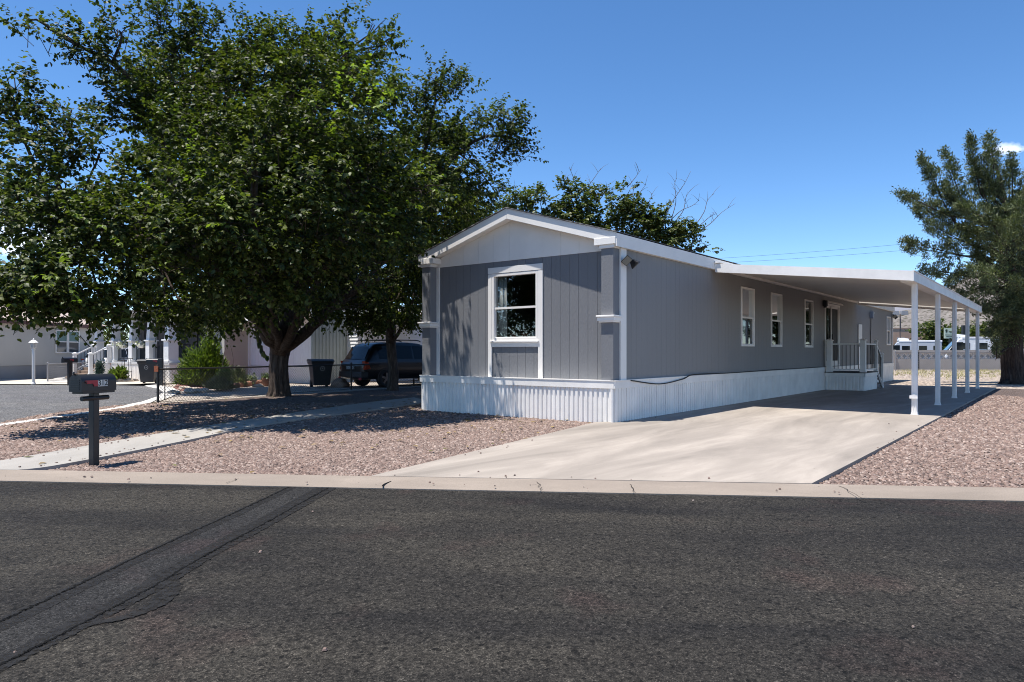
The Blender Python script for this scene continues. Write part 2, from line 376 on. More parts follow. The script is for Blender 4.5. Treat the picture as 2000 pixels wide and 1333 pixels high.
def spilled():
    P_ = []
    for poly, n in ((path, 150), (drive, 170)):
        m = len(poly)
        for _ in range(n):
            i = random.randrange(m); a = Vector((*poly[i], 0)); b = Vector((*poly[(i+1) % m], 0)); q = a.lerp(b, random.random())+Vector((random.gauss(0, .12), random.gauss(0, .12), 0))
            if in_poly(np.array([q.x]), np.array([q.y]), poly)[0] and q.y < 22 and not (q-HC).dot(WX) < .05+0*q.y: P_.append((q.x, q.y, .003))
            elif poly is path and in_poly(np.array([q.x]), np.array([q.y]), poly)[0]: P_.append((q.x, q.y, .003))
    for _ in range(34):
        x = random.uniform(-7, 7); y = curb_front(x)+abs(random.gauss(0, .12))+.02
        if y < curb_back(x): P_.append((x, y, -.02))
    for _ in range(16):
        x = random.uniform(-6, 6); y = random.uniform(2.2, 6.2); P_.append((x, y, -.056))
    mb = MB()
    for x, y, z in P_:
        r = random.uniform(.004, .011); vs = [(x+r*dx*random.uniform(.7, 1.3), y+r*dy*random.uniform(.7, 1.3), z+r*dz) for dx, dy, dz in ((-1,-1,0),(1,-1,0),(1,1,0),(-1,1,0),(-.6,-.6,1),(.6,-.6,1),(.6,.6,1),(-.6,.6,1))]
        mb.add(vs, [(4,5,6,7),(0,1,5,4),(1,2,6,5),(2,3,7,6),(3,0,4,7)])
    o = stuff(mb.build('gravel_stones', STONE)); o['label'] = 'stray gravel stones spilled on the path, drive, curb and road'
spilled()
# tar sealed trench running across the front road
RZ = -.06
def wob(line, n, amp):
    pts = smooth_line([G(u, v, RZ) for u, v in line], n)
    return [p+Vector((random.uniform(-amp, amp), random.uniform(-amp, amp), 0)) for p in pts]
LA = [(567, 951.5), (450, 1007), (330, 1061), (200, 1122), (100, 1170), (0, 1217), (-200, 1312)]
LB = [(643, 953), (520, 1022), (400, 1087), (300, 1147), (150, 1226), (0, 1302), (-160, 1385)]
pa, pb = wob(LA, 20, 0), wob(LB, 20, 0)
mb = MB(); k = min(len(pa), len(pb))
for i in range(k-1):
    z = Vector((0, 0, .003)); mb.add([pa[i]+z, pb[i]+z, pb[i+1]+z, pa[i+1]+z], [(0, 1, 2, 3)])
structure(mb.build('trench_patch', PATCH))
def band(line, w0, w1, name, m, z, amp, side=0.0, seed=1):
    rnd = random.Random(seed); mb = MB(); L = line
    prev = None
    for i, p in enumerate(L):
        t = (L[min(i+1, len(L)-1)]-L[max(i-1, 0)]).normalized(); n = Vector((-t.y, t.x, 0))
        w = w0+(w1-w0)*i/(len(L)-1)
        a = p+n*(w*(.5+side)+rnd.uniform(-amp, amp)); b = p-n*(w*(.5-side)+rnd.uniform(-amp, amp)); zz = Vector((0, 0, z))
        if prev: mb.add([prev[0], prev[1], b+zz, a+zz], [(0, 1, 2, 3)])
        prev = (a+zz, b+zz)
    return structure(mb.build(name, m))
band(wob(LA, 30, .0), .1, .15, 'crack_sealant', SEAL, .005, .007, .2, 3)
band(wob(LB, 30, .0), .2, .11, 'crack_sealant', SEAL, .005, .007, -.1, 4)
band(wob([(372, 1102), (322, 1125), (330, 1150), (318, 1172), (290, 1190), (245, 1207), (190, 1219), (140, 1228)], 14, .0), .17, .02, 'crack_sealant', SEAL, .006, .006, 0, 5)
band(wob(LA, 60, .007), .011, .013, 'road_crack', CRACK, .0075, .004, 0, 6)
band(wob(LB, 60, .007), .011, .013, 'road_crack', CRACK, .0075, .004, 0, 8)
# paving across the side street and ground of the neighbouring plot
sheet('pavement', [(-13.6, 26.1), (-12.1, 24.05), (-10.9, 22.05), (-9.93, 19.65), (-9.3, 17.6), (-8.8, 16.9), (-2.6, 26.2), (-3.5, 30.5), (-12.0, 30.0)], -.05, m_concrete('pale_paving', (.43, .37, .31), .25))
sheet('red_gravel_bed', [tuple(G(u, v, -.04)[:2]) for u, v in ((338, 757), (352, 747), (420, 742.5), (520, 742), (560, 744), (525, 751), (470, 756), (400, 761), (350, 764))], -.04, REDGR)
sheet('far_pavement', [(-32, 28), (-15.2, 27.1), (-13.5, 28), (-14.5, 31), (-25, 33), (-32, 32)], -.045, mat('pale_dirt', (.5, .44, .37), .9, .15, 2))
dv = [tuple(G(u, v, -.04)[:2]) for u, v in ((75, 748), (150, 747), (172, 729), (150, 728))]
sheet('neighbour_drive', dv, -.038, mat('pale_concrete', (.55, .52, .48), .85, .12, 2))
# dry yard at the back right and the road beyond the block wall
sheet('dry_yard', [tuple(H(-14, 18.4)[:2]), tuple(H(30, 17.5)[:2]), (60, 50.5), (-20, 50.5)], -.07, m_gravel('pale_dirt_gravel', [(.5, .4, .32), (.58, .48, .38), (.45, .35, .28), (.64, .55, .45)], 10))
sheet('back_lot', [(-40, 52), (160, 52), (160, 130), (-40, 130)], -.1, ASPH2)
def dry_grass():
    n = 3600; x = RNG.uniform(20, 45, n); y = RNG.uniform(30, 49, n)
    dens = .35+.65*np.sin(x*.9+np.sin(y*.7)*2)**2
    k = (RNG.random(n) < dens*np.clip((y-31)/9, 0, 1)) & (np.abs(x/y-.66) < .14)
    x, y = x[k], y[k]; n = len(x); V = []; Fc = []
    for i in range(n):
        for b in range(5):
            a = random.uniform(0, 6.28); h = random.uniform(.05, .16); w = .016
            bx, by = x[i]+random.uniform(-.1, .1), y[i]+random.uniform(-.1, .1); dx, dy = math.cos(a), math.sin(a)
            o = len(V); V += [(bx-dy*w, by+dx*w, -.07), (bx+dy*w, by-dx*w, -.07), (bx+dx*.06, by+dy*.06, -.07+h)]; Fc.append((o, o+1, o+2))
    o = stuff(np_mesh('dry_grass', np.array(V), np.array(Fc), m_leaf('dry_grass_blade', [(.36, .31, .19), (.42, .36, .25), (.27, .27, .14), (.5, .43, .31)], .2, .8, .2)))
    o['label'] = 'sparse straw coloured dry grass behind the grey home'
dry_grass()

# ---------------------------------------------------------------- the grey single wide home
SHING = m_gravel('grey_shingle', [(.16, .16, .165), (.22, .22, .225), (.12, .12, .125)], 9)
home = thing('mobile_home', 'long grey single wide mobile home with white gable, trim and ribbed skirting', 'house', H(0, 0), ANG)
W, LEN, RC = 4.62, 24.7, .22       # width, length, recess of the front wall between its pilasters
ZT, ZE = .71, 3.01                 # top of the skirting, underside of the eaves
def cells(a0, a1, z0, z1, ops):
    az = sorted({a0, a1}|{min(max(v, a0), a1) for o in ops for v in o[:2]}); zz = sorted({z0, z1}|{min(max(v, z0), z1) for o in ops for v in o[2:]})
    for i in range(len(az)-1):
        for j in range(len(zz)-1):
            ca, cz = (az[i]+az[i+1])/2, (zz[j]+zz[j+1])/2
            if not any(o[0] < ca < o[1] and o[2] < cz < o[3] for o in ops): yield az[i], az[i+1], zz[j], zz[j+1]
def plank_wall(mb, fr, a0, a1, z0, z1, ops=(), pitch=.2, gap=.006, dep=.007, back=.1):
    """fr(a, n, z) maps along-wall, outward, up to local space"""
    def bx(A, B, C, D, n0, n1):
        p, q = Vector(fr(A, n0, C)), Vector(fr(B, n1, D)); mb.box(p, q)
    for c in cells(a0, a1, z0, z1, ops): bx(*c, -back, 0)
    a = a0
    while a < a1-1e-6:
        e = min(a+pitch, a1); lo, hi = a+gap/2, e-gap/2
        oo = [o for o in ops if o[0] < hi and o[1] > lo]
        if hi > lo:
            for c in cells(lo, hi, z0, z1, oo): bx(*c, .0005, dep)
        a = e
fr_front = lambda a, n, z: (-a, RC-n, z)             # a runs left from the right corner
fr_side = lambda a, n, z: (n, a, z)
WINF = (1.73, 2.86, 1.42, 2.74)
SIDEW = [(5.99, 6.88, 1.335, 2.76), (8.15, 9.04, 1.335, 2.76), (11.17, 12.03, 1.335, 2.76)]
DOORO = (13.4, 15.25, .74, 2.78); FARW = (23.35, 24.15, 1.5, 2.75)
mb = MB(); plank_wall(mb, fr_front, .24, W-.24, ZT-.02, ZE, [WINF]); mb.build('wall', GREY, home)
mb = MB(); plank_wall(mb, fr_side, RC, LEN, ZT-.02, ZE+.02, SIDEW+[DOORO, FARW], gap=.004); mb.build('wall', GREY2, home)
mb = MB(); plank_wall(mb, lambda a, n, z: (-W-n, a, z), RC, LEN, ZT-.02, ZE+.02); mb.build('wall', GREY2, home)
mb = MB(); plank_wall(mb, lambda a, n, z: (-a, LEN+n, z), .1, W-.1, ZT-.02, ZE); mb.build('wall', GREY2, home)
MB().box((-W+.12, RC+.12, ZT-.06), (-.12, LEN-.12, ZT+.02)).box((-W+.12, RC+.13, 2.93), (-.12, LEN-.12, 2.99)).build('floor', DARKIN, home)
MB().box((-W+.12, 4.9, ZT+.03), (-.75, 4.97, 2.9)).box((-W+.12, 7.4, ZT+.03), (-.11, 7.47, 2.9)).box((-W+.12, 10.3, ZT+.03), (-.11, 10.37, 2.9)).build('partition', DARKIN, home)
# gable
ZR = 3.74                                            # underside of the rake at the ridge
mb = MB(); c = W/2
for i in range(12):
    a = .02+i*.4; b = min(a+.4, W-.02)
    hi = lambda t: ZE+.0+(ZR-ZE)*(1-abs(t-c)/c)+.06
    lo, h2 = a+.0015, b-.0015
    pts = [(lo, ZE-.03), (h2, ZE-.03), (h2, hi(h2)), (lo, hi(lo))]
    if lo < c < h2: pts = [(lo, ZE-.03), (h2, ZE-.03), (h2, hi(h2)), (c, hi(c)), (lo, hi(lo))]
    mb.prism([(-p, RC-.018, z) for p, z in pts], (0, .03, 0))
mb.prism([(-.02, RC+.013, ZE-.03), (-W+.02, RC+.013, ZE-.03), (-W+.02, RC+.013, ZE+.05), (-c, RC+.013, ZR+.05), (-.02, RC+.013, ZE+.05)], (0, .06, 0))
mb.build('gable_panel', WHITE, home)
OV = .09                                             # eaves overhang at the sides
ZK = 3.95; SL = (ZK-3.24)/(c+OV)
def roofline(x, t=0): return ZK-SL*abs(x+c)+t
mb = MB()
for sgn in (-1, 1):
    xo = -c+sgn*(c+OV)
    ring = [(-c, ZK), (xo, roofline(xo)), (xo, roofline(xo)+.014), (-c, ZK+.014)]
    mb.prism([(x, -.06, z) for x, z in ring], (0, LEN+.14, 0))
mb.build('roof', SHING, home)
# rake boards, returns and side fascia
mb = MB()
for sgn in (-1, 1):
    xo = -c+sgn*(c+.06)
    ring = [(-c, ZK-.004), (xo, roofline(xo)-.004), (xo, roofline(xo)-.215), (-c, ZR)]
    mb.prism([(x, -.03, z) for x, z in ring], (0, .045, 0))
    # soffit between rake board and gable
    ring = [(-c, ZR+.03), (xo, roofline(xo)-.18), (xo, roofline(xo)-.155), (-c, ZR+.055)]
    mb.prism([(x, .016, z) for x, z in ring], (0, RC, 0))
    x0, x1 = sorted((-c+sgn*(c+.065), -c+sgn*(c-.36)))
    mb.box((x0, -.045, 3.045), (x1, RC-.03, 3.165))      # boxed return at the eave
    x0, x1 = sorted((-c+sgn*(c+.03), -c+sgn*(c-.27)))
    mb.box((x0, -.02, 2.985), (x1, RC-.03, 3.046))
mb.build('fascia', WHITE, home, bevel=.006)
mb = MB().box((.06, -.03, 3.0), (.085, LEN+.05, 3.225)).box((-.01, .2, 3.0), (.06, LEN, 3.02))
mb.build('fascia', WHITE, home)
MB().box((-W-.085, -.03, 3.0), (-W-.06, LEN+.05, 3.225)).build('fascia', WHITE, home)
# pilasters
for x0, x1 in ((-.24, 0), (-W, -W+.24)):
    p = MB().box((x0, .002, ZT-.02), (x1, RC+.06, 2.99)).build('pilaster', GREY, home, bevel=.004)
    m2 = MB().box((x0-.05, -.055, 1.735), (x1+.045, RC-.03, 1.80)).box((x0-.065, -.075, 1.80), (x1+.06, RC-.03, 1.832)).box((x0-.03, -.04, 1.71), (x1+.03, RC-.03, 1.735))
    m2.build('capital_band', WHITE, p, bevel=.006)
MB().box((-.005, RC-.01, ZT), (.03, RC+.19, 3.0)).build('corner_trim', WHITE, home, bevel=.004)
MB().box((-W+.24, RC-.035, ZT), (-W+.32, RC-.011, ZE-.03)).build('corner_trim', WHITE, home)
MB().box((-.01, LEN-.1, ZT), (.03, LEN+.01, 3.0)).build('corner_trim', WHITE, home)
# skirting: ribbed sheet below a projecting band
def ribbed(mb, fr, a0, a1, z0, z1, pitch=.098, dep=.016, pf=((0, 0), (.12, 1), (.62, 1), (.74, 0))):
    pts = []; a = a0
    while a < a1:
        for q, n in pf:
            if a+q*pitch <= a1: pts.append((a+q*pitch, n*dep))
        a += pitch
    pts.append((a1, 0))
    vs = [fr(a, n, z) for a, n in pts for z in (z0, z1)]
    mb.add(vs, [(2*i, 2*i+2, 2*i+3, 2*i+1) for i in range(len(pts)-1)])
    p, q = Vector(fr(a0, -.03, z0)), Vector(fr(a1, -.003, z1)); mb.box(p, q)
sk_f = lambda a, n, z: (-a, -n, z); sk_s = lambda a, n, z: (.012+n, a, z); sk_l = lambda a, n, z: (-W-n, a, z)
for fr, a1, pt in ((sk_f, W, .098), (sk_s, LEN, .19), (sk_l, LEN, .19)):
    mb = MB(); ribbed(mb, fr, .01, a1, -.06, .6, pt, .024 if pt < .1 else .034, ((0, 0), (.12, 1), (.62, 1), (.74, 0)) if pt < .1 else ((0, 0), (.03, 1), (.42, 1), (.45, .55), (.5, .55), (.53, 1), (.9, 1), (.93, 0)))
    p, q = Vector(fr(-.03, -.03, .575)), Vector(fr(a1+.03, .04, .70)); mb.box(p, q)
    p, q = Vector(fr(-.035, -.06, .70)), Vector(fr(a1+.035, .05, .715)); mb.box(p, q)
    mb.build('skirting', WHITE2, home)
MB().box((-W, .03, ZT-.012), (0, RC+.1, ZT-.002)).build('ledge', WHITE2, home)
MB().tube([(-.014, -.014, -.06), (-.014, -.014, .57)], .03, 8).build('corner_post', WHITE2, home)
# ---- windows
def window(fr, o, fw=.05, glass=GLASS, split=.5, trim=0.0, parent=home, name='window', blind=None, curtain=None):
    a0, a1, z0, z1 = o
    def bx(mb, A, B, C, D, n0, n1): mb.box(Vector(fr(A, n0, C)), Vector(fr(B, n1, D)))
    mb = MB()
    for A, B, C, D in ((a0, a0+fw, z0, z1), (a1-fw, a1, z0, z1), (a0+fw, a1-fw, z0, z0+fw), (a0+fw, a1-fw, z1-fw, z1)): bx(mb, A, B, C, D, -.06, .034)
    w = mb.build(name, WHITE, parent, bevel=.003)
    zm = z0+(z1-z0)*split
    mb = MB(); bx(mb, a0+fw, a1-fw, zm-.02, zm+.02, -.05, .014); mb.build('meeting_rail', WHITE, w)
    mb = MB(); bx(mb, a0+fw, a0+fw+.018, z0+fw, zm-.02, -.045, .005); bx(mb, a1-fw-.018, a1-fw, z0+fw, zm-.02, -.045, .005); bx(mb, a0+fw+.018, a1-fw-.018, z0+fw, z0+fw+.02, -.045, .005)
    mb.build('sash', WHITE, w)
    mb = MB(); mb.add([fr(a0+fw, -.03, zm), fr(a1-fw, -.03, zm), fr(a1-fw, -.03, z1-fw), fr(a0+fw, -.03, z1-fw)], [(0, 1, 2, 3)])
    mb.add([fr(a0+fw, -.02, z0+fw), fr(a1-fw, -.02, z0+fw), fr(a1-fw, -.02, zm), fr(a0+fw, -.02, zm)], [(0, 1, 2, 3)]); mb.build('pane', glass, w)
    if curtain:
        A0, A1, col = curtain; mb = MB(); n = 22
        vs = [fr(A0+(A1-A0)*i/n, -.16+.022*math.sin(i*1.9), z) for i in range(n+1) for z in (z0-.05, z1+.04)]
        mb.add(vs, [(2*i, 2*i+2, 2*i+3, 2*i+1) for i in range(n)]); cu = mb.build('curtain', mat('curtain_cloth', col, .9, .1, 8), w, smooth=True)
        sm = cu.modifiers.new('thickness', 'SOLIDIFY'); sm.thickness = .006
    return w
wf = window(fr_front, WINF, .055, GLASS, .485, curtain=(2.62, 2.84, (.75, .75, .74)))
# white trim round the front window, battens running down to the skirting
mb = MB()
def fbox(A, B, C, D, n0, n1): mb.box(Vector(fr_front(A, n0, C)), Vector(fr_front(B, n1, D)))
fbox(1.62, 1.725, ZT, 2.74, .0125, .036); fbox(2.865, 2.955, ZT, 2.74, .0125, .036)
fbox(1.62, 2.955, 2.745, 2.865, .0125, .04); fbox(1.73, 2.86, 1.30, 1.415, .0125, .032)
fbox(1.7, 2.89, 1.39, 1.42, .0325, .06)
mb.build('trim', WHITE, wf, bevel=.003)
for i, o in enumerate(SIDEW):
    window(fr_side, o, .045, GLASS, .49, curtain=(6.02, 6.85, (.62, .57, .5)) if i == 0 else None)
window(fr_side, FARW, .05, GLASS, .5)
# ---- sliding patio door
SCREEN = mat('insect_screen', (.02, .02, .022), .6, .3, 3, spec=.2)
a0, a1, z0, z1 = DOORO
mb = MB()
for A, B, C, D in ((a0, a0+.07, z0, z1), (a1-.07, a1, z0, z1), (a0+.07, a1-.07, z1-.07, z1), (a0+.07, a1-.07, z0, z0+.05)): mb.box((-.07, A, C), (.035, B, D))
dr = mb.build('sliding_door', WHITE, home, bevel=.003)
mid = (a0+a1)/2
for A, B, n in ((a0+.07, mid+.04, -.05), (mid-.04, a1-.07, -.015)):
    mb = MB()
    for q in ((A, A+.06, z0+.05, z1-.07), (B-.06, B, z0+.05, z1-.07), (A+.06, B-.06, z0+.05, z0+.17), (A+.06, B-.06, z1-.14, z1-.07)): mb.box((n-.015, q[0], q[2]), (n+.012, q[1], q[3]))
    mb.build('door_panel', WHITE, dr)
    MB().add([(n, A+.06, z0+.17), (n, B-.06, z0+.17), (n, B-.06, z1-.14), (n, A+.06, z1-.14)], [(0, 1, 2, 3)]).build('pane', GLASS if A < mid-.1 else SCREEN, dr)
MB().box((.012, mid-.02, 1.55), (.05, mid+.01, 1.8)).build('handle', BLACKM, dr)
MB().prism([(.036, a0-.08, z1+.02), (.12, a0-.08, z1+.0), (.12, a0-.08, z1+.03), (.036, a0-.08, z1+.09)], (0, a1-a0+.16, 0)).build('drip_cap', WHITE, dr)
MB().box((.013, a0-.26, z1-.12), (.14, a0-.1, z1+.06)).box((.03, a0-.23, z1-.17), (.12, a0-.13, z1-.12)).build('porch_lamp', BLACKM, home, bevel=.01)
# water heater hatch, meter box and its conduit, cable entry
hp = MB().box((.0125, 17.98, .73), (.045, 18.54, 2.24)).build('access_door', WHITE, home, bevel=.006)
MB().box((.046, 18.03, 1.4), (.06, 18.07, 1.5)).build('handle', BLACKM, hp)
mb = MB().box((.013, 20.0, 2.52), (.13, 20.22, 2.8)); jb = mb.build('junction_box', mat('grey_metal', (.25, .25, .26), .5, .1), home, bevel=.01)
MB().lathe([(.001, 0), (.05, .01), (.05, .05), (.03, .08), (.001, .085)], (.07, 20.32, 2.72), 12).build('motion_sensor', WHITE, jb)
MB().tube([(.035, 20.1, 2.52), (.035, 20.1, 2.2), (.045, 19.98, 1.9), (.035, 20.06, 1.5), (.035, 20.0, 1.0), (.04, 20.05, .72)], .014, 6).build('conduit', BLACKM, jb)
# floodlights at both ends of the eave
def floodlight(y):
    f = MB().lathe([(.05, 0), (.05, .02), (.02, .05), (.001, .055)], (0, 0, 0), 12).build('floodlight', BLACKM, home)
    f.location = (.03, y, 2.84); f.rotation_euler = (0, R(90), 0)
    for sgn in (-1, 1):
        hb = MB().frustum((0, 0), (.035, .03), (.085, .065), 0, .12).build('lamp_head', BLACKM, f, bevel=.006)
        hb.location = (.03+.01*sgn, .07*sgn-.03, .07); hb.rotation_euler = (R(-38*sgn+20), R(50), 0)
        ln = MB().frustum((0, 0), (.075, .055), (.075, .055), .1205, .123).build('lens', mat('dark_lens', (.16, .16, .14), .15, .05), f)
        ln.location = hb.location; ln.rotation_euler = hb.rotation_euler
        MB().tube([(0, 0, .04), (.02, .05*sgn-.02, .09)], .012, 6).build('swivel_arm', BLACKM, f)
floodlight(.42); floodlight(24.62)
# cable lying along the skirting band
pts = smooth_line([H(.07, .5, .70), H(.075, 1.6, .6), H(.075, 2.6, .66), H(.06, 3.2, .735), H(.06, 5, .722), H(.08, 7, .73), H(.06, 8.2, .735), H(.07, 10, .73), H(.06, 12.9, .732)], 6)
tag(MB().tube(pts, .011, 6).build('cable', BLACKM), 'thin black cable draped along the white skirting band of the grey home', 'cable')
# house plants behind the front window
def pot_plant(a, n, z, h, kind, label):
    t = thing('potted_plant', label, 'plant', H(*(lambda q: (q[0], q[1], z))(fr_front(a, n, 0))), ANG, 'house plants behind the front window')
    col = (.3, .1, .05) if kind == 0 else (.8, .8, .78)
    MB().lathe([(.05, 0), (.075, .12), (.08, .14), (.066, .14), (.06, .11)], (0, 0, 0), 16).build('pot', mat('pot_terracotta' if kind == 0 else 'pot_white', col, .6), t)
    mb = MB(); rnd = random.Random(int(a*100))
    for i in range(34):
        th = rnd.uniform(0, 6.28); r = rnd.uniform(.02, h*.75); zz = .13+h*rnd.uniform(.2, 1); l = rnd.uniform(.05, .1)
        px, py = r*math.cos(th), r*math.sin(th)
        if i % 3 == 0: mb.tube([(0, 0, .12), (px*.5, py*.5, zz*.75), (px, py, zz)], .003, 4)
        ax = Vector((math.cos(th), math.sin(th), rnd.uniform(-.5, .4))).normalized(); sd = Vector((-ax.y, ax.x, 0)).normalized()
        o = Vector((px, py, zz)); mb.add([o, o+ax*l*.5+sd*l*.4, o+ax*l, o+ax*l*.5-sd*l*.4, o+ax*l*.5+Vector((0, 0, -.008))], [(0, 1, 4), (1, 2, 4), (2, 3, 4), (3, 0, 4)])
    mb.build('leaves', m_leaf('house_plant_leaf', [(.012, .04, .012), (.02, .065, .018), (.035, .09, .025)], .2), t)
tabl = thing('plant_table', 'dim wooden table behind the front window carrying house plants', 'table', H(-2.3, RC+.42, ZT+.03), ANG)
MB().box((-.6, -.22, .66), (.6, .22, .70)).build('tabletop', mat('dark_wood', (.1, .06, .04), .5), tabl)
for x in (-.55, .55):
    for y in (-.18, .18): MB().frustum((x, y), (.02, .02), (.028, .028), 0, .66).build('leg', mat('dark_wood', (.1, .06, .04), .5), tabl)
zt = ZT+.03+.702
pot_plant(2.62, -.36, zt, .32, 0, 'leafy plant in a terracotta pot at left inside the front window')
pot_plant(2.36, -.40, zt, .30, 0, 'bushy plant in a terracotta pot left of the white pot inside the window')
pot_plant(2.08, -.36, zt, .06, 1, 'small plant in a squat white pot inside the front window')
pot_plant(1.84, -.38, zt, .24, 0, 'slender plant at the right inside the front window')

# ---------------------------------------------------------------- carport
cp = thing('carport', 'white flat roofed aluminium carport attached to the side of the grey home', 'carport', H(0, 0), ANG)
S0, S1, CW = 4.25, 17.6, 3.82
ZA, ZB = 3.13, 2.70                                  # top of fascia at the house and outside
zc = lambda w: ZA+(ZB-ZA)*w/CW
SOFF = mat('soffit_paint', (.74, .68, .6), .5, .03)
mb = MB(); s_ = S0+.02; n = int((S1-S0)/.152)
for i in range(n):
    a = S0+.03+i*.152; b = a+.146
    for w0, w1 in ((.09, CW-.03),):
        mb.add([(w0, a, zc(w0)-.075), (w1, a, zc(w1)-.075), (w1, b, zc(w1)-.075), (w0, b, zc(w0)-.075),
                (w0, a, zc(w0)-.06), (w1, a, zc(w1)-.06), (w1, b, zc(w1)-.06), (w0, b, zc(w0)-.06)],
               [(0, 3, 2, 1), (4, 5, 6, 7), (0, 1, 5, 4), (1, 2, 6, 5), (2, 3, 7, 6), (3, 0, 4, 7)])
mb.add([(x, y, zc(x)+q) for q in (-.0605, -.03) for x, y in ((.09, S0+.02), (CW-.02, S0+.02), (CW-.02, S1-.02), (.09, S1-.02))], [(0, 3, 2, 1), (4, 5, 6, 7), (0, 1, 5, 4), (1, 2, 6, 5), (2, 3, 7, 6), (3, 0, 4, 7)])
mb.build('roof_panel', SOFF, cp)
for y0, y1 in ((S0-.03, S0), (S1, S1+.03)):
    mb = MB(); mb.prism([(.09, y0, zc(.09)), (CW+.03, y0, zc(CW)), (CW+.03, y0, zc(CW)-.185), (.09, y0, zc(.09)-.185)], (0, y1-y0, 0))
    mb.prism([(.09, y0+.03 if y0 < 10 else y0-.05, zc(.09)-.165), (CW, y0+.03 if y0 < 10 else y0-.05, zc(CW)-.165), (CW, y0+.03 if y0 < 10 else y0-.05, zc(CW)-.185), (.09, y0+.03 if y0 < 10 else y0-.05, zc(.09)-.185)], (0, .05, 0))
    mb.build('fascia', WHITE2, cp)
mb = MB().box((CW+.03, S0-.035, ZB-.19), (CW+.06, S1+.035, ZB+.005)).box((CW-.08, S0+.06, ZB-.189), (CW+.03, S1-.05, ZB-.06)).box((CW+.06, S0-.035, ZB-.012), (CW+.075, S1+.035, ZB+.005)); mb.build('gutter', WHITE2, cp)
MB().box((CW-.18, S0+.1, ZB-.185), (CW-.08, S1-.1, ZB-.06)).build('beam', WHITE2, cp)
MB().prism([(.092, S0-.06, 3.17), (.2, S0-.06, 3.15), (.2, S0-.06, 3.13), (.092, S0-.06, 3.13)], (0, S1-S0, 0)).build('flashing', WHITE2, cp)
for i, s0 in enumerate((4.85, 7.95, 11.0, 14.1, 17.15)):
    w0 = CW-.02
    mb = MB()
    mb.box((w0-.042, s0-.042, 0), (w0+.042, s0+.042, ZB-.19))
    for q in (-1, 1): mb.box((w0-.05, s0+q*.02-.008, .06), (w0+.05, s0+q*.02+.008, ZB-.24)); mb.box((w0+q*.02-.008, s0-.05, .06), (w0+q*.02+.008, s0+.05, ZB-.24))
    po = mb.build('post', WHITE2, cp)
    MB().box((w0-.065, s0-.065, .001), (w0+.065, s0+.065, .01)).box((w0-.054, s0-.054, .01), (w0+.054, s0+.054, .055)).build('base_plate', WHITE2, po)
    if i == 0:
        MB().box((w0-.075, s0-.085, .31), (w0+.06, s0-.0625, .37)).prism([(w0-.075, s0-.085, .37), (w0+.06, s0-.085, .37), (w0+.01, s0-.085, .4)], (0, .02, 0)).build('bracket', WHITE2, po)
# ---------------------------------------------------------------- side porch
pr = thing('side_porch', 'small white porch with railing at the sliding door under the carport', 'porch', H(0, 0), ANG)
D0, D1, DW, DZ = 13.27, 15.05, 1.2, .57
mb = MB(); ribbed(mb, lambda a, n, z: (a, D0-n, z), .06, DW, 0.002, .45, .1); mb.box((.06, D0-.03, .44), (DW+.03, D0-.001, .545))
ribbed(mb, lambda a, n, z: (DW+n, a, z), D0, D1, .002, .45, .1); mb.box((DW+.001, D0-.03, .44), (DW+.03, D1, .545)); mb.build('skirting', WHITE2, pr)
MB().box((.05, D0-.05, .546), (DW+.05, D1+.02, DZ)).build('deck', mat('dark_deck', (.04, .038, .036), .8, .2, 3), pr)
for i in range(3):
    MB().box((.15, D1+.05+i*.27, .43-i*.145), (DW, D1+.05+(i+1)*.27+.02, .46-i*.145)).build('step', mat('dark_deck', (.04, .038, .036), .8, .2, 3), pr)
mb = MB(); mb.prism([(DW+.001, D1+.02, .55), (DW+.001, D1+.9, .08), (DW+.001, D1+.9, 0), (DW+.001, D1+.75, 0), (DW+.001, D1+.02, .42)], (.035, 0, 0)); mb.build('stringer', mat('grey_metal', (.25, .25, .26), .5, .1), pr)
def newel(mb, x, y, z0, z1, r=.06):
    mb.box((x-r, y-r, z0), (x+r, y+r, z1)).box((x-r-.012, y-r-.012, z0), (x+r+.012, y+r+.012, z0+.06)); mb.frustum((x, y), (r+.025, r+.025), (r+.025, r+.025), z1, z1+.022); mb.frustum((x, y), (r+.015, r+.015), (.01, .01), z1+.022, z1+.07)
for x, y, z0, z1 in ((.17, D0+.07, DZ, 1.56), (DW-.05, D0+.07, DZ, 1.56), (DW-.02, D1-.02, DZ, 1.55), (DW-.0, D1+.8, .0, 1.12)):
    mb = MB(); newel(mb, x, y, z0, z1, .075 if x != DW and y < D1-.1 else .045); mb.build('newel_post', WHITE, pr)
def rail(par, a, b, h0=.1, h1=.9, n=7, white=WHITE):
    a, b = Vector(a), Vector(b); t = (b-a); d = Vector((t.x, t.y, 0)).normalized(); sx = Vector((-d.y, d.x, 0))*.025
    mb = MB()
    for h in (h0, h1):
        mb = MB(); z = Vector((0, 0, h)); q = Vector((0, 0, .04))
        mb.add([a+z+sx, a+z-sx, b+z-sx, b+z+sx, a+z+q+sx, a+z+q-sx, b+z+q-sx, b+z+q+sx], [(0, 3, 2, 1), (4, 5, 6, 7), (0, 1, 5, 4), (1, 2, 6, 5), (2, 3, 7, 6), (3, 0, 4, 7)])
        r_ = mb.build('railing', white, par)
    for i in range(n):
        p = a.lerp(b, (i+.5)/n); MB().tube([p+Vector((0, 0, h0+.04)), p+Vector((0, 0, h1))], .011, 6).build('baluster', BLACKM, r_)
rail(pr, (.25, D0+.07, DZ), (DW-.13, D0+.07, DZ), .06, .86, 7)
rail(pr, (DW-.03, D0+.15, DZ), (DW-.02, D1-.07, DZ), .06, .86, 9)
rail(pr, (DW-.02, D1+.03, DZ), (DW, D1+.75, .12), .06, .86, 4)
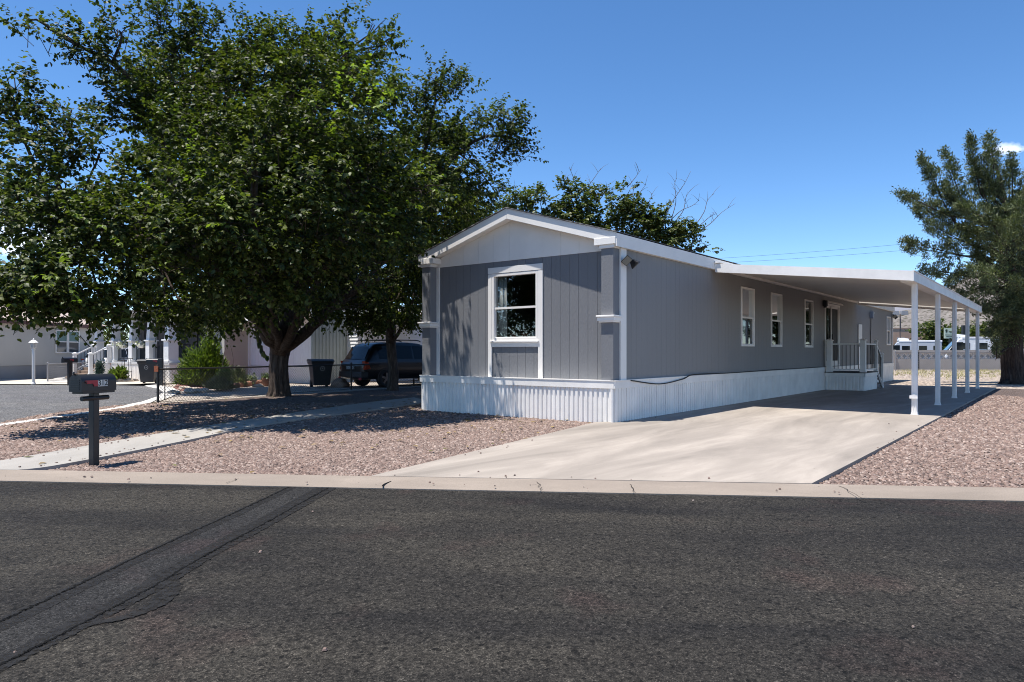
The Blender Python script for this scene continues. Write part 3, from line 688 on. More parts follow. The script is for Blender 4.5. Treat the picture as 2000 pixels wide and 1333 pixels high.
# ---------------------------------------------------------------- trees
def basis(d, up):
    d = d/np.linalg.norm(d, axis=1, keepdims=True)
    n = up-d*np.sum(up*d, 1, keepdims=True); n /= np.maximum(np.linalg.norm(n, axis=1, keepdims=True), 1e-6)
    return d, n, np.cross(d, n)
LV = np.array([(0, 0, 0), (-.36, .36, .07), (0, .42, -.03), (.36, .36, .07), (-.24, .72, .03), (0, .74, -.05), (.24, .72, .03), (0, 1.0, -.13)])
LF = np.array([(0, 3, 2), (0, 2, 1), (1, 2, 5), (1, 5, 4), (2, 3, 6), (2, 6, 5), (4, 5, 7), (5, 6, 7)])
def leaves(p, d, up, size, wid=1.0, LV=LV, LF=LF):
    d, n, x = basis(d, up); k = len(LV)
    v = p[:, None]+size[:, None, None]*(LV[None, :, 0, None]*wid*x[:, None]+LV[None, :, 1, None]*d[:, None]+LV[None, :, 2, None]*n[:, None])
    f = LF[None]+(np.arange(len(p))*k)[:, None, None]
    return v.reshape(-1, 3), f.reshape(-1, 3)
def lit_zone(p):
    """how much a leaf here would shade ground and walls that lie in the sun (0 = none)"""
    g = p-SUNV*((p[:, 2]-.0)/SUNV[2])[:, None]
    x, y = g[:, 0], g[:, 1]
    yb = np.interp(x, [-9.2, -7.5, -5.2, -4.2, -3.4, -2.0, -.9, .5, 2], [11.6, 10.2, 9.7, 9.2, 10.2, 11.5, 12.5, 13.2, 13.6])
    bad = np.clip((yb-y)/.5+.3, 0, 1)*(x > -9.3)
    st = (x < -9.5-.35*np.clip(y-19, 0, 20)) & (y > 12) & (y < 27); bad = np.maximum(bad, st*.93)
    # front wall of the grey home
    n = -WYN; den = SUNV@n; q = (p-np.array(H(0, .22)))@n; t = q/den; hit = p-SUNV*t[:, None]
    tt = -((hit-np.array(HC))@WXN); z = hit[:, 2]
    on = (t > 0) & (tt > -.4) & (tt < 4.7) & (z > 0) & (z < 4.1)
    wl = np.where(tt < 2.75, 1.0, np.where(tt < 3.4, .72, np.where(tt < 4.1, .5, .35)))
    bad = np.maximum(bad, on*np.where(z > 3.05, np.where(tt < 3.2, 1, .5), wl))
    # roof and driveway side: nothing over them
    return bad
SUNV = np.array(SUN); WXN = np.array(WX); WYN = np.array(WY)
def foliage(blobs, crown_c, mt, parent, per=105, size=(.055, .102), length=.40, nleaf=13, flat=.72, shell=.5, droop=.35, test=True, name='crown', keep=.42, seed=1):
    rng = np.random.default_rng(seed); PP = []; DD = []; UU = []
    for c, r in blobs:
        n = max(4, int(per*r*r)); u = rng.normal(size=(n, 3)); u /= np.linalg.norm(u, axis=1, keepdims=True)
        rr = r*(shell+(1-shell)*rng.random(n))*rng.uniform(.75, 1.18, n)
        p = np.array(c)+u*rr[:, None]*np.array([1, 1, flat]); PP.append(p); DD.append(u)
    p = np.concatenate(PP); u = np.concatenate(DD); n = len(p)
    # clumping: leave irregular gaps
    k1 = np.sin(p[:, 0]*2.3+1.7*np.sin(p[:, 2]*1.9))+np.sin(p[:, 1]*2.1+p[:, 2]*2.7)+np.sin(p[:, 0]*4.1-p[:, 2]*3.7+p[:, 1]*3.1)
    kk = rng.random(n) < np.clip(keep+.34*k1+.25, .08, 1)
    if test:
        uu = 1000+p[:, 0]/p[:, 1]*F; vv = VH-(p[:, 2]-ZC)/p[:, 1]*F
        kk &= vv < np.interp(uu, [0, 60, 110, 200, 250, 330, 400, 480, 620, 700, 800], [606, 606, 618, 620, 632, 648, 645, 638, 640, 645, 645])+rng.uniform(-10, 6, n)
        b = lit_zone(p); kk &= rng.random(n) > b
    p, u = p[kk], u[kk]; n = len(p)
    out = p-np.array(crown_c); out /= np.linalg.norm(out, axis=1, keepdims=True)
    g = u*.7+out*.7+rng.normal(size=(n, 3))*.4+np.array([0, 0, .12]); g /= np.linalg.norm(g, axis=1, keepdims=True)
    A = []; B = []; C = []; Z = []
    for j in range(nleaf):
        t = (j+.6)/nleaf; L = length*rng.uniform(.7, 1.3, n)
        q = p+g*(L*t)[:, None]; q[:, 2] -= droop*.3*t*t*L
        side = np.cross(g, np.array([0, 0, 1.0])); side /= np.maximum(np.linalg.norm(side, axis=1, keepdims=True), 1e-3)
        s = (1 if j % 2 else -1)
        d = g*.45+side*s*.75+rng.normal(size=(n, 3))*.33; d[:, 2] -= droop*rng.uniform(.4, 1.8, n)
        up = np.array([0, 0, 1.0])+rng.normal(size=(n, 3))*.38+u*.15
        A.append(q); B.append(d); C.append(up); Z.append(rng.uniform(size[0], size[1], n)*(.72+.4*(1-abs(t-.5))))
    V, Fc = leaves(np.concatenate(A), np.concatenate(B), np.concatenate(C), np.concatenate(Z))
    o = np_mesh(name, V, Fc, mt, parent)
    return o, p, g
def twig_mesh(p, g, length, mb, every=3, r=.006):
    for a, b in zip(p[::every], g[::every]):
        a = Vector(a); b = Vector(b); m = a-b*length*.9; m.z -= .05
        mb.tube([m, a, a+b*length*.8], [r*1.3, r, r*.4], 3, cap=False)
def limb(mb, pts, r0, r1, n=10, rough=.06, sub=5, power=.8):
    L = smooth_line(pts, sub); m = len(L)-1
    L = [p+Vector((random.uniform(-1, 1), random.uniform(-1, 1), random.uniform(-1, 1)))*(.25*(r0+(r1-r0)*i/m)) if 0 < i < m else p for i, p in enumerate(L)]
    mb.tube(L, [r0+(r1-r0)*(i/m)**power for i in range(m+1)], n, rough=rough); return L
def trunk_tube(mb, pts, rads, n=26, ridges=11, amp=.07):
    """barked trunk with ridges running up it"""
    L = smooth_line(pts, 10); rr = np.interp(np.linspace(0, 1, len(L)), np.linspace(0, 1, len(rads)), rads)
    o = len(mb.v)
    for i, p in enumerate(L):
        for k in range(n*2):
            th = math.pi*k/n; q = 1+amp*math.sin(th*ridges+1.3*math.sin(i*.35))+amp*.7*math.sin(th*4+i*.13)+random.uniform(-.02, .02)
            mb.v.append((p.x+math.cos(th)*rr[i]*q, p.y+math.sin(th)*rr[i]*q, p.z))
    m = n*2; fs = [(o+i*m+k, o+i*m+(k+1) % m, o+(i+1)*m+(k+1) % m, o+(i+1)*m+k) for i in range(len(L)-1) for k in range(m)]
    fs.append(tuple(o+(len(L)-1)*m+k for k in range(m))); mb.f += fs; mb.mi += [mb.cur]*len(fs)

# --- big mulberry in the front yard
def PB(lst, d=None):
    return [(P(u, v, dd if d is None else d), r/F*(dd if d is None else d)) for u, v, r, dd in lst]
near = [  # u, v, radius in photo pixels, distance in metres
 (140, 215, 30, 12.5), (178, 252, 32, 12.5), (195, 305, 32, 12.3), (60, 160, 26, 12),
 (45, 52, 26, 13.5), (90, 66, 28, 13.5), (140, 84, 34, 13.6), (185, 105, 34, 13.8), (232, 120, 38, 14), (205, 12, 26, 13.5), (232, 60, 28, 13.8), (175, 60, 26, 13.6), (245, 160, 34, 14), (205, 150, 24, 14),
 (15, 165, 40, 12), (60, 195, 40, 12), (30, 245, 58, 12), (100, 250, 46, 12), (150, 300, 46, 12), (60, 320, 70, 11.5), (130, 370, 60, 11.5), (200, 355, 50, 12), (30, 420, 80, 11), (110, 455, 78, 11), (200, 440, 70, 11.5),
 (20, 520, 75, 10.5), (90, 545, 72, 10.5), (170, 540, 75, 11), (250, 520, 75, 11.2), (60, 596, 42, 10.6), (150, 602, 40, 10.8), (235, 598, 42, 11.2), (10, 580, 50, 10.4), (300, 600, 50, 11.6),
 (300, 40, 42, 15.5), (335, 20, 40, 15.5), (330, 95, 52, 15.5), (365, 70, 45, 15.5), (300, 150, 40, 15), (395, 50, 30, 15.5), (420, 100, 48, 15.5), (455, 50, 30, 15.8), (480, 90, 42, 15.5), (520, 80, 40, 15.5),
 (560, 95, 45, 15.5), (600, 75, 40, 15.5), (650, 75, 42, 15.5), (690, 55, 40, 15.5), (735, 62, 30, 15.5), (715, 95, 42, 15.5), (752, 88, 22, 15.5), (680, 120, 55, 15),
 (250, 215, 55, 14), (300, 220, 50, 14), (370, 160, 65, 14), (360, 245, 60, 13.5), (440, 180, 75, 13.5), (520, 160, 70, 13.5), (600, 150, 70, 13.5), (665, 180, 65, 13.5), (720, 215, 50, 14), (745, 165, 36, 14.5),
 (430, 270, 80, 12.5), (520, 250, 80, 12.2), (610, 250, 80, 12.2), (690, 265, 70, 12.5), (740, 300, 55, 13), (770, 340, 50, 13.2),
 (330, 350, 62, 12.2), (400, 360, 80, 11.8), (490, 340, 85, 11.5), (590, 340, 85, 11.5), (680, 350, 80, 12), (760, 395, 60, 12.8), (820, 370, 45, 13),
 (300, 430, 70, 11.6), (380, 450, 85, 11.4), (480, 440, 90, 11.2), (590, 440, 90, 11.4), (690, 440, 80, 12), (770, 460, 60, 13),
 (20, 600, 30, 10.6), (85, 600, 30, 10.8), (150, 606, 32, 11), (210, 616, 34, 11.4), (270, 630, 34, 12), (330, 640, 34, 12.6), (390, 650, 34, 13.4), (440, 640, 36, 14.2), (480, 622, 34, 15), (360, 610, 45, 12.6), (420, 612, 40, 13.6),
 (320, 530, 75, 11.6), (410, 540, 80, 11.8), (500, 530, 80, 12), (590, 530, 80, 12.4), (670, 520, 70, 13), (740, 520, 55, 14), (440, 595, 55, 13.5), (380, 600, 50, 12.5), (520, 585, 50, 14), (590, 585, 42, 14.5)]
mid = [(350, 200, 95, 17), (470, 160, 100, 18), (600, 150, 95, 18), (700, 180, 80, 18), (300, 330, 60, 15.5), (420, 300, 110, 17), (550, 300, 120, 18), (690, 320, 110, 18), (230, 420, 85, 14), (120, 480, 90, 13), (330, 440, 110, 16), (460, 440, 120, 17),
       (590, 440, 120, 18), (710, 440, 100, 18), (220, 560, 85, 13.5), (100, 580, 60, 13), (340, 570, 80, 15), (450, 570, 70, 17), (570, 540, 90, 19), (680, 530, 80, 18.5), (60, 380, 70, 13.5)]
back = [(470, 300, 110, 14.5), (560, 330, 110, 15.5), (640, 360, 100, 16.5), (700, 420, 90, 17.5), (560, 430, 90, 15), (420, 330, 150, 22), (560, 300, 150, 22.5), (480, 450, 140, 23), (620, 440, 130, 23), (360, 460, 120, 21), (500, 540, 110, 22), (610, 540, 90, 22)]
TB = G(545, 774, GZ)
t1 = thing('mulberry_tree', 'large spreading mulberry tree with thick forked trunk in the gravel front yard', 'tree', (0, 0, 0))
cc = P(450, 480, 16)
o, tp, tg = foliage(PB(near), cc, LEAF, t1, per=330, seed=2)
foliage(PB([(690, 120, 20, 12.6), (700, 160, 24, 12.4), (736, 150, 18, 12.6), (725, 205, 22, 12.3), (668, 185, 22, 12), (640, 235, 26, 11.8), (600, 215, 22, 11.8), (560, 270, 24, 11.6), (800, 330, 20, 12.6), (832, 352, 22, 12.6), (852, 345, 16, 12.6), (780, 385, 26, 12.3), (390, 350, 24, 11.2), (330, 400, 24, 11.2), (200, 440, 26, 10.8), (370, 300, 22, 11.6), (300, 530, 22, 10.9), (450, 420, 24, 10.8), (120, 545, 22, 10), (650, 300, 24, 11.8)]), cc, SHOOT, t1, per=120, seed=41, name='crown', shell=.1, flat=1.3, keep=.6)
foliage(PB(mid), cc, LEAF, t1, per=210, name='inner_foliage', seed=3, size=(.1, .15))
foliage(PB(back), cc, LEAF, t1, per=120, name='rear_foliage', seed=4, size=(.15, .22), length=.6)
mb = MB(); twig_mesh(tp, tg, .42, mb, every=5)
fork = P(552, 668, TB.y); fk = fork.z
trunk_tube(mb, [TB+Vector((0, 0, -.1)), TB+Vector((0, 0, .12)), TB+Vector((.0, 0, .5)), TB+Vector((-.0, 0, 1.0)), TB+Vector((.05, 0, 1.35)), TB+Vector((.08, 0, 1.75))], [.36, .29, .25, .25, .275, .32])
limbs = []
def L1(px, r0, r1):
    limbs.append(limb(mb, [TB+Vector((.02, 0, 1.25))]+[P(*q) for q in px], r0, r1, 12))
L1([(522, 655, 18.8), (492, 610, 18.4), (455, 540, 17.5), (420, 440, 16.8), (390, 320, 16.5), (360, 190, 16)], .21, .05)
L1([(600, 650, 18.7), (640, 606, 18.2), (690, 570, 17.6), (740, 545, 17)], .2, .05)
L1([(560, 640, 18.7), (575, 560, 18.6), (590, 430, 18), (600, 280, 17.4), (640, 140, 16.8)], .2, .045)
L1([(530, 640, 18.2), (500, 585, 16.8), (430, 530, 15), (330, 480, 13.6), (220, 450, 12.8), (110, 420, 12.2)], .19, .045)
L1([(570, 650, 18.3), (600, 590, 16.8), (650, 500, 15.2), (700, 400, 14.2), (730, 300, 14)], .17, .04)
L1([(520, 645, 18.4), (470, 590, 17), (380, 470, 15.5), (330, 330, 15), (300, 230, 14.6), (240, 140, 14.2), (120, 72, 13.7)], .17, .03)
L1([(540, 640, 18), (520, 560, 16), (500, 450, 14.2), (500, 330, 13.2), (540, 220, 13.2)], .16, .04)
nodes = [p for L in limbs for p in L[8:]]
for c, r in PB(near)[::2]+PB(mid)[::2]:
    b = min(nodes, key=lambda q: (q-c).length+max(0, (q.z-c.z))*.6)
    mdl = b.lerp(c, .5)+Vector((random.uniform(-.2, .2), random.uniform(-.2, .2), .15))
    limb(mb, [b, mdl, c], .035, .012, 6, .05, 3)
    for _ in range(3):
        e = c+Vector((random.uniform(-1, 1), random.uniform(-1, 1), random.uniform(-.6, 1)))*r
        mb.tube([b.lerp(c, .8), c.lerp(e, .4)+Vector((0, 0, .05)), e], [.014, .01, .004], 4, cap=False)
# dead twigs low in the crown
for u0, v0, u1, v1, d in ((640, 606, 720, 555, 16.2), (600, 570, 545, 545, 14.2), (690, 560, 765, 500, 15.8), (560, 550, 470, 520, 13), (600, 520, 640, 470, 13)):
    for i in range(14):
        a = P(u0, v0, d); e = P(u1+random.uniform(-45, 45), v1+random.uniform(-45, 45), d+random.uniform(-.5, .5)); m = a.lerp(e, .5)+Vector((random.uniform(-.15, .15), 0, random.uniform(-.1, .1)))
        mb.tube([a, m, e], [.012, .007, .003], 4, cap=False)
mb.build('trunk', BARK, t1, smooth=True)
# bare hanging sprig beside the trunk
mb = MB(); L = smooth_line([P(497, 640, 17.8), P(505, 660, 17.7), P(512, 682, 17.6), P(521, 696, 17.6)], 5); mb.tube(L, .008, 4); mb.build('twigs', BARK, t1)
pp = np.array([list(q) for q in L[2:] for _ in range(2)]); dd = np.array([(random.uniform(-.8, .6), random.uniform(-.3, .3), -1.0) for _ in pp])
V, Fc = leaves(pp, dd, np.tile([0, -1.0, .4], (len(pp), 1))+RNG.normal(size=(len(pp), 3))*.3, RNG.uniform(.1, .15, len(pp))); np_mesh('crown', V, Fc, LEAF, t1)

# --- second mulberry behind it, by the fence
t2 = thing('mulberry_tree', 'darker mulberry tree with slim trunk between the fence and the grey home', 'tree', (0, 0, 0))
right = [(850, 150, 34, 19), (880, 165, 34, 19), (905, 170, 26, 19), (925, 165, 18, 19), (850, 210, 50, 19), (800, 200, 40, 18.5), (830, 270, 55, 18.5), (890, 230, 40, 19), (905, 280, 36, 18.8), (950, 240, 34, 18.5), (985, 232, 30, 18.5), (1008, 232, 22, 18.5), (945, 285, 40, 18.5),
 (985, 285, 36, 18.5), (1020, 300, 26, 18.5), (990, 320, 24, 18.5), (960, 330, 32, 18.5), (1000, 262, 28, 18.5), (900, 340, 45, 18.5), (850, 340, 60, 18.5), (800, 330, 60, 18.5), (940, 372, 36, 19.5), (975, 385, 26, 20), (905, 400, 50, 20), (850, 420, 70, 20), (790, 420, 70, 20),
 (880, 450, 50, 21), (925, 430, 40, 21.5), (820, 490, 70, 20.5), (750, 500, 80, 20.5), (690, 540, 70, 21), (770, 570, 70, 20.5), (810, 550, 45, 21.5), (700, 600, 55, 21), (660, 610, 42, 21), (740, 620, 42, 20.6), (800, 612, 30, 21.6), (640, 570, 50, 21), (820, 585, 28, 21.8), (835, 480, 40, 22), (815, 625, 22, 22.2), (822, 663, 14, 22.4)]
bk2 = [(840, 300, 90, 23), (780, 420, 110, 24), (860, 400, 90, 24), (720, 520, 100, 24), (800, 520, 90, 24), (690, 600, 50, 24), (770, 600, 55, 24)]
cc2 = P(800, 430, 21)
o, tp, tg = foliage(PB(right), cc2, LEAF, t2, per=240, seed=5)
foliage(PB(bk2), cc2, LEAF, t2, per=150, name='inner_foliage', seed=6, size=(.13, .2), length=.5)
mb = MB(); twig_mesh(tp, tg, .4, mb, every=6); B2 = G(767, 763, GZ)
trunk_tube(mb, [B2+Vector((0, 0, -.1)), B2+Vector((0, 0, .1)), B2+Vector((.02, 0, .6)), B2+Vector((-.03, 0, 1.2)), B2+Vector((-.07, 0, 1.7)), B2+Vector((-.05, 0, 2.1))], [.24, .185, .16, .155, .16, .16], 16, 7, .04)
limbs = []
for px, r0 in (([(765, 620, 22), (790, 560, 21.6), (830, 450, 20.6), (870, 330, 19.6), (940, 270, 18.9), (1000, 270, 18.6)], .12), ([(755, 610, 22), (735, 540, 21.6), (720, 470, 21)], .12), ([(762, 600, 22), (770, 500, 21), (810, 380, 19.6), (850, 200, 19)], .12), ([(785, 640, 22.2), (800, 615, 22), (812, 560, 22)], .07)):
    limbs.append(limb(mb, [B2+Vector((-.06, 0, 1.5))]+[P(*q) for q in px], r0, .03, 9))
nodes = [p for L in limbs for p in L[6:]]
for c, r in PB(right)[::2]:
    b = min(nodes, key=lambda q: (q-c).length); limb(mb, [b, b.lerp(c, .5)+Vector((0, 0, .12)), c], .03, .01, 6, .05, 3)
mb.build('trunk', BARK, t2, smooth=True)

# --- mulberry behind the grey home with dead twigs on top
t3 = thing('mulberry_tree', 'mulberry tree with bare dead twigs rising behind the roof of the grey home', 'tree', (0, 0, 0))
far = [(1010, 395, 24, 31), (1045, 385, 22, 31), (1055, 395, 30, 31), (1100, 380, 28, 31), (1108, 366, 20, 31), (1140, 385, 24, 31), (1150, 400, 30, 31), (1165, 378, 18, 31), (1195, 395, 30, 31), (1215, 378, 24, 31), (1230, 372, 16, 31), (1200, 415, 34, 31), (1240, 412, 26, 31), (1262, 418, 22, 31),
 (1090, 420, 34, 31), (1140, 430, 34, 31), (1050, 425, 34, 31), (1190, 450, 34, 31), (1250, 452, 34, 31), (1283, 405, 12, 31), (1297, 404, 10, 31), (1285, 430, 18, 31), (1300, 450, 26, 31), (1335, 448, 24, 31), (1355, 455, 16, 31), (1310, 475, 32, 31), (1345, 480, 26, 31), (1280, 480, 30, 31), (1230, 475, 30, 31),
 (1385, 490, 10, 31), (1388, 478, 9, 31), (1372, 498, 14, 31), (1350, 500, 22, 31), (980, 420, 34, 31), (1130, 470, 50, 32), (1050, 470, 50, 32), (1200, 490, 50, 32), (1290, 510, 40, 32), (960, 460, 40, 32)]
cc3 = P(1170, 520, 32)
o, tp, tg = foliage(PB(far), cc3, LEAF2, t3, per=230, seed=7, test=False, size=(.11, .18), length=.4, keep=.3)
mb = MB(); B3 = Vector((P(1180, 700, 32).x, 32, -.1))
trunk_tube(mb, [B3, B3+Vector((0, 0, .6)), B3+Vector((.05, 0, 1.3)), B3+Vector((.05, 0, 2.2))], [.34, .26, .25, .27], 14, 7, .05)
nodes = []
for u, v in ((1060, 420), (1120, 400), (1210, 410), (1300, 450), (1350, 490)): nodes += limb(mb, [B3+Vector((.03, 0, 1.8)), P((u+1180)/2, (v+610)/2, 31.5), P(u, v, 31)], .14, .03, 8)[4:]
for c, r in PB(far)[::2]:
    b = min(nodes, key=lambda q: (q-c).length); limb(mb, [b, b.lerp(c, .5), c], .035, .012, 5, .05, 3)
GT = mat('dead_twig', (.16, .13, .115), .9, .2, 4); mb.cur = 1
def dead(pts, r=.022, kids=4):
    L = limb(mb, [P(u, v, 31) for u, v in pts], r, .006, 5, .02, 5)
    for i in range(kids):
        b = L[random.randrange(len(L)//3, len(L)-1)]; e = b+Vector((random.uniform(-.35, .45), random.uniform(-.2, .2), random.uniform(.1, .5))); limb(mb, [b, b.lerp(e, .5)+Vector((0, 0, .04)), e], .009, .003, 4, 0, 2)
for L in ([(1066, 402), (1062, 380), (1054, 357)], [(1116, 370), (1120, 350), (1115, 335), (1112, 326)], [(1118, 368), (1108, 355), (1104, 345)], [(1130, 380), (1150, 362), (1166, 340), (1174, 329)], [(1170, 392), (1182, 375), (1185, 362)],
          [(1225, 366), (1240, 348), (1252, 331)], [(1238, 405), (1248, 380), (1262, 360)], [(1240, 400), (1236, 380), (1240, 362)], [(1262, 405), (1270, 390), (1273, 378)], [(1298, 425), (1316, 390), (1335, 362), (1349, 335)],
          [(1312, 425), (1320, 395), (1318, 360), (1322, 348)], [(1310, 430), (1330, 412), (1352, 402), (1366, 391)], [(1320, 432), (1335, 410), (1340, 385), (1350, 370)], [(1358, 440), (1375, 415), (1382, 392), (1395, 378)], [(1366, 452), (1390, 435), (1410, 415), (1436, 398)], [(1362, 445), (1385, 425), (1400, 417)], [(1362, 470), (1361, 462), (1362, 455)], [(1150, 400), (1165, 385), (1160, 370)], [(1005, 400), (1010, 385), (1006, 370)], [(1290, 440), (1305, 415), (1300, 395)]):
    dead(L)
mb.build('trunk', [BARK, GT], t3, smooth=True)

# --- juniper at the right
def needle_tree(root, plumes, mt, per, seed, size=(.07, .13), bare=None):
    rng = np.random.default_rng(seed); A = []; B = []; U = []
    for base, tip, r in plumes:
        base = np.array(base); tip = np.array(tip); ax = tip-base; L = np.linalg.norm(ax); ax = ax/L
        n = int(per*L*max(r, .25)); t = rng.random(n)**.8
        prof = r*(np.clip(t*3.2, 0.2, 1)*np.clip((1-t)*1.1+.06, 0, 1))*rng.uniform(.35, 1.1, n)
        s1 = np.cross(ax, [0, 1, .2]); s1 /= np.linalg.norm(s1); s2 = np.cross(ax, s1); th = rng.uniform(0, 2*np.pi, n)
        rad = np.cos(th)[:, None]*s1+np.sin(th)[:, None]*s2
        c = base+ax*(t*L)[:, None]+rad*prof[:, None]
        for j in range(38):          # each tuft: a bristling spray of scale leaved twigs
            g = rad*.6+ax*.5+np.array([0, 0, .12])+rng.normal(size=(n, 3))*.55; off = rng.normal(size=(n, 3))*.07
            A.append(c+off); B.append(g); U.append(np.array([0, 0, 1.0])+rng.normal(size=(n, 3))*.5)
    p = np.concatenate(A); d = np.concatenate(B); u = np.concatenate(U)
    lv = np.array([(0, 0, 0), (-.15, .5, 0), (0, 1, 0), (.15, .5, .05)]); lf = np.array([(0, 3, 1), (1, 3, 2)])
    V, Fc = leaves(p, d, u, rng.uniform(size[0], size[1], len(p)), 1.0, lv, lf)
    return np_mesh('crown', V, Fc, mt, root)
tj = thing('juniper_tree', 'tall ragged juniper tree with thick dark trunk at the right edge of the gravel', 'tree', (0, 0, 0))
JB = G(1978, 752, -.1); jd = JB.y
plist = []
def pl(u0, v0, u1, v1, r, d=0): plist.append((P(u0, v0, jd+d), P(u1, v1, jd+d+random.uniform(-.3, .3)), r/F*jd))
for q in ((1870, 440, 1800, 300, 34), (1890, 420, 1846, 292, 34), (1915, 380, 1895, 266, 30), (1945, 380, 1930, 256, 34), (1975, 400, 1974, 302, 30), (2010, 420, 2010, 330, 40), (2050, 400, 2060, 300, 45), (2090, 440, 2110, 330, 45),
          (1850, 420, 1752, 372, 24), (1880, 450, 1790, 400, 30), (1880, 500, 1762, 470, 30), (1890, 540, 1795, 522, 30), (1900, 480, 1810, 435, 34), (1920, 520, 1850, 550, 30), (1930, 560, 1870, 575, 34), (1920, 440, 1850, 380, 40), (1940, 420, 1900, 320, 40), (1960, 450, 1930, 340, 45), (1960, 500, 1880, 440, 45), (1960, 550, 1900, 480, 45), (1980, 600, 1905, 600, 36), (1985, 560, 1920, 560, 45), (1990, 620, 1925, 650, 32), (2000, 650, 1942, 672, 26),
          (1990, 480, 1990, 380, 50), (2030, 520, 2060, 440, 55), (2040, 580, 2090, 540, 50), (2030, 630, 2080, 640, 45), (2000, 560, 2020, 480, 50), (2060, 480, 2120, 420, 50), (1952, 700, 1945, 665, 12), (1960, 600, 1930, 590, 30), (2000, 600, 1990, 540, 40)):
    for dz in (-.9, .9): pl(q[0]+random.uniform(-6, 6), q[1], q[2]+random.uniform(-3, 3), q[3]+(0 if dz < 0 else 12), q[4]*.85, dz*random.uniform(.6, 1.6))
for q in ((1980, 520, 1930, 420, 50, -2.2), (1990, 560, 1890, 520, 40, -2.4), (2000, 480, 2000, 370, 50, -2), (2000, 620, 1950, 620, 34, -1.8), (1990, 460, 1870, 400, 40, -1.8), (1995, 570, 1958, 640, 36, -1.3), (2010, 590, 1992, 655, 34, -1.4), (1985, 530, 1975, 610, 40, -1.6), (2020, 560, 2030, 650, 40, -1.2), (1975, 590, 1936, 640, 28, -.8)): pl(*q)
needle_tree(tj, plist, JUN, 34, 8, (.075, .15))
mb = MB()
trunk_tube(mb, [JB+Vector((-.05, 0, -.1)), JB+Vector((0, 0, .15)), JB+Vector((.0, 0, .7)), JB+Vector((-.05, 0, 1.6)), JB+Vector((.02, 0, 3)), JB+Vector((-.1, 0, 5)), JB+Vector((-.3, 0, 7.2)), JB+Vector((-.75, 0, 9))], [.62, .42, .36, .34, .28, .2, .1, .03], 20, 9, .09)
for b0, b1, r in plist:
    at = Vector((JB.x-.05-.03*b0.z, JB.y, max(1.4, b0.z-.5))); limb(mb, [at, at.lerp(b0, .6)+Vector((0, 0, .1)), b0, b0.lerp(b1, .75)], .06, .012, 6, .08, 3)
for dx in (-.55, .5, -.2, .3): mb.tube([JB+Vector((dx*.5, -.15, .14)), JB+Vector((dx*1.1, -.35, .02)), JB+Vector((dx*1.5, -.5, -.12))], [.14, .08, .03], 8, rough=.1)
mb.build('trunk', BARK2, tj, smooth=True)
for dx, dy, lb in ((9.5, 9.5, 'second juniper tree right of the big one, mirrored in the patio door'), (12.5, 4, 'third juniper tree right of the big one, mirrored in the side windows')): dup(tj, (dx, dy, 0), None, lb)
# ---------------------------------------------------------------- mailboxes
def text_mesh(txt, size, name, m, parent, loc, rot, ext=.001):
    cu = bpy.data.curves.new(name, 'FONT'); cu.body = txt; cu.size = size; cu.extrude = ext; cu.offset = .0012; cu.align_x = 'CENTER'; cu.align_y = 'CENTER'
    tmp = bpy.data.objects.new(name, cu); COL.objects.link(tmp); dg = bpy.context.evaluated_depsgraph_get()
    me = bpy.data.meshes.new_from_object(tmp.evaluated_get(dg)); bpy.data.objects.remove(tmp)
    me.materials.clear(); me.materials.append(m); o = bpy.data.objects.new(name, me); COL.objects.link(o); o.parent = parent
    o.location = loc; o.rotation_euler = rot; return o
REDP = mat('red_plastic', (.42, .035, .045), .5, .1, 8)
def mailbox(loc, rz, label, H0=.77, big=True, group=None, bw=.17, bh=.2, bl=.48, pw=.058):
    t = thing('mailbox', label, 'mailbox', loc, rz, group)    # local x = towards the door, y = left
    r = bw/2
    po = MB().box((-pw, -pw, -.1), (pw, pw, H0)).build('post', BLACK, t, bevel=.006)
    if big: MB().box((-.2, -.075, H0-.001), (.2, .075, H0+.022)).build('base_board', BLACK, t)
    zb = H0+(.022 if big else 0)
    arc = [(-r, zb), (r, zb), (r, zb+bh-r)]+[(r*math.cos(a), zb+bh-r+r*math.sin(a)*.92) for a in np.linspace(.15, math.pi-.15, 14)]+[(-r, zb+bh-r)]
    b = MB().prism([(-bl/2, y, z) for y, z in arc], (bl, 0, 0)).build('box', BLACK, t, bevel=.003)
    mb = MB(); mb.prism([(bl/2+.001, y*1.05, zb+(z-zb)*1.02-.002) for y, z in arc], (.014, 0, 0))
    for i in range(5): mb.box((bl/2+.0155, -r*.78, zb+.025+i*.024), (bl/2+.021, r*.78, zb+.034+i*.024))
    d = mb.build('door', BLACK, t)
    mb = MB(); mb.tube([(bl/2+.012, 0, zb+bh-.01), (bl/2+.035, 0, zb+bh+.004), (bl/2+.03, 0, zb+bh+.02)], .01, 6); mb.build('latch', BLACKM, d)
    # flag lying down along the side away from the door
    fx = bl*.42 if big else .05
    fl = MB().prism([(fx, r+.004, zb+bh*.62), (fx-.15, r+.004, zb+bh*.62), (fx-.15, r+.004, zb+bh*.28), (fx-.105, r+.004, zb+bh*.28), (fx-.09, r+.004, zb+bh*.44), (fx-.02, r+.004, zb+bh*.44), (fx-.012, r+.004, zb+bh*.48), (fx, r+.004, zb+bh*.48)], (0, .004, 0)).build('flag', REDP, t)
    MB().tube([(fx-.005, r+.004, zb+bh*.54), (fx-.005, r+.014, zb+bh*.54)], .008, 8).build('pivot', BLACKM, fl)
    return t, zb, r
ST = mat('sticker_white', (.72, .71, .66), .5, .08, 20)
mloc = G(183.5, 911, GZ)
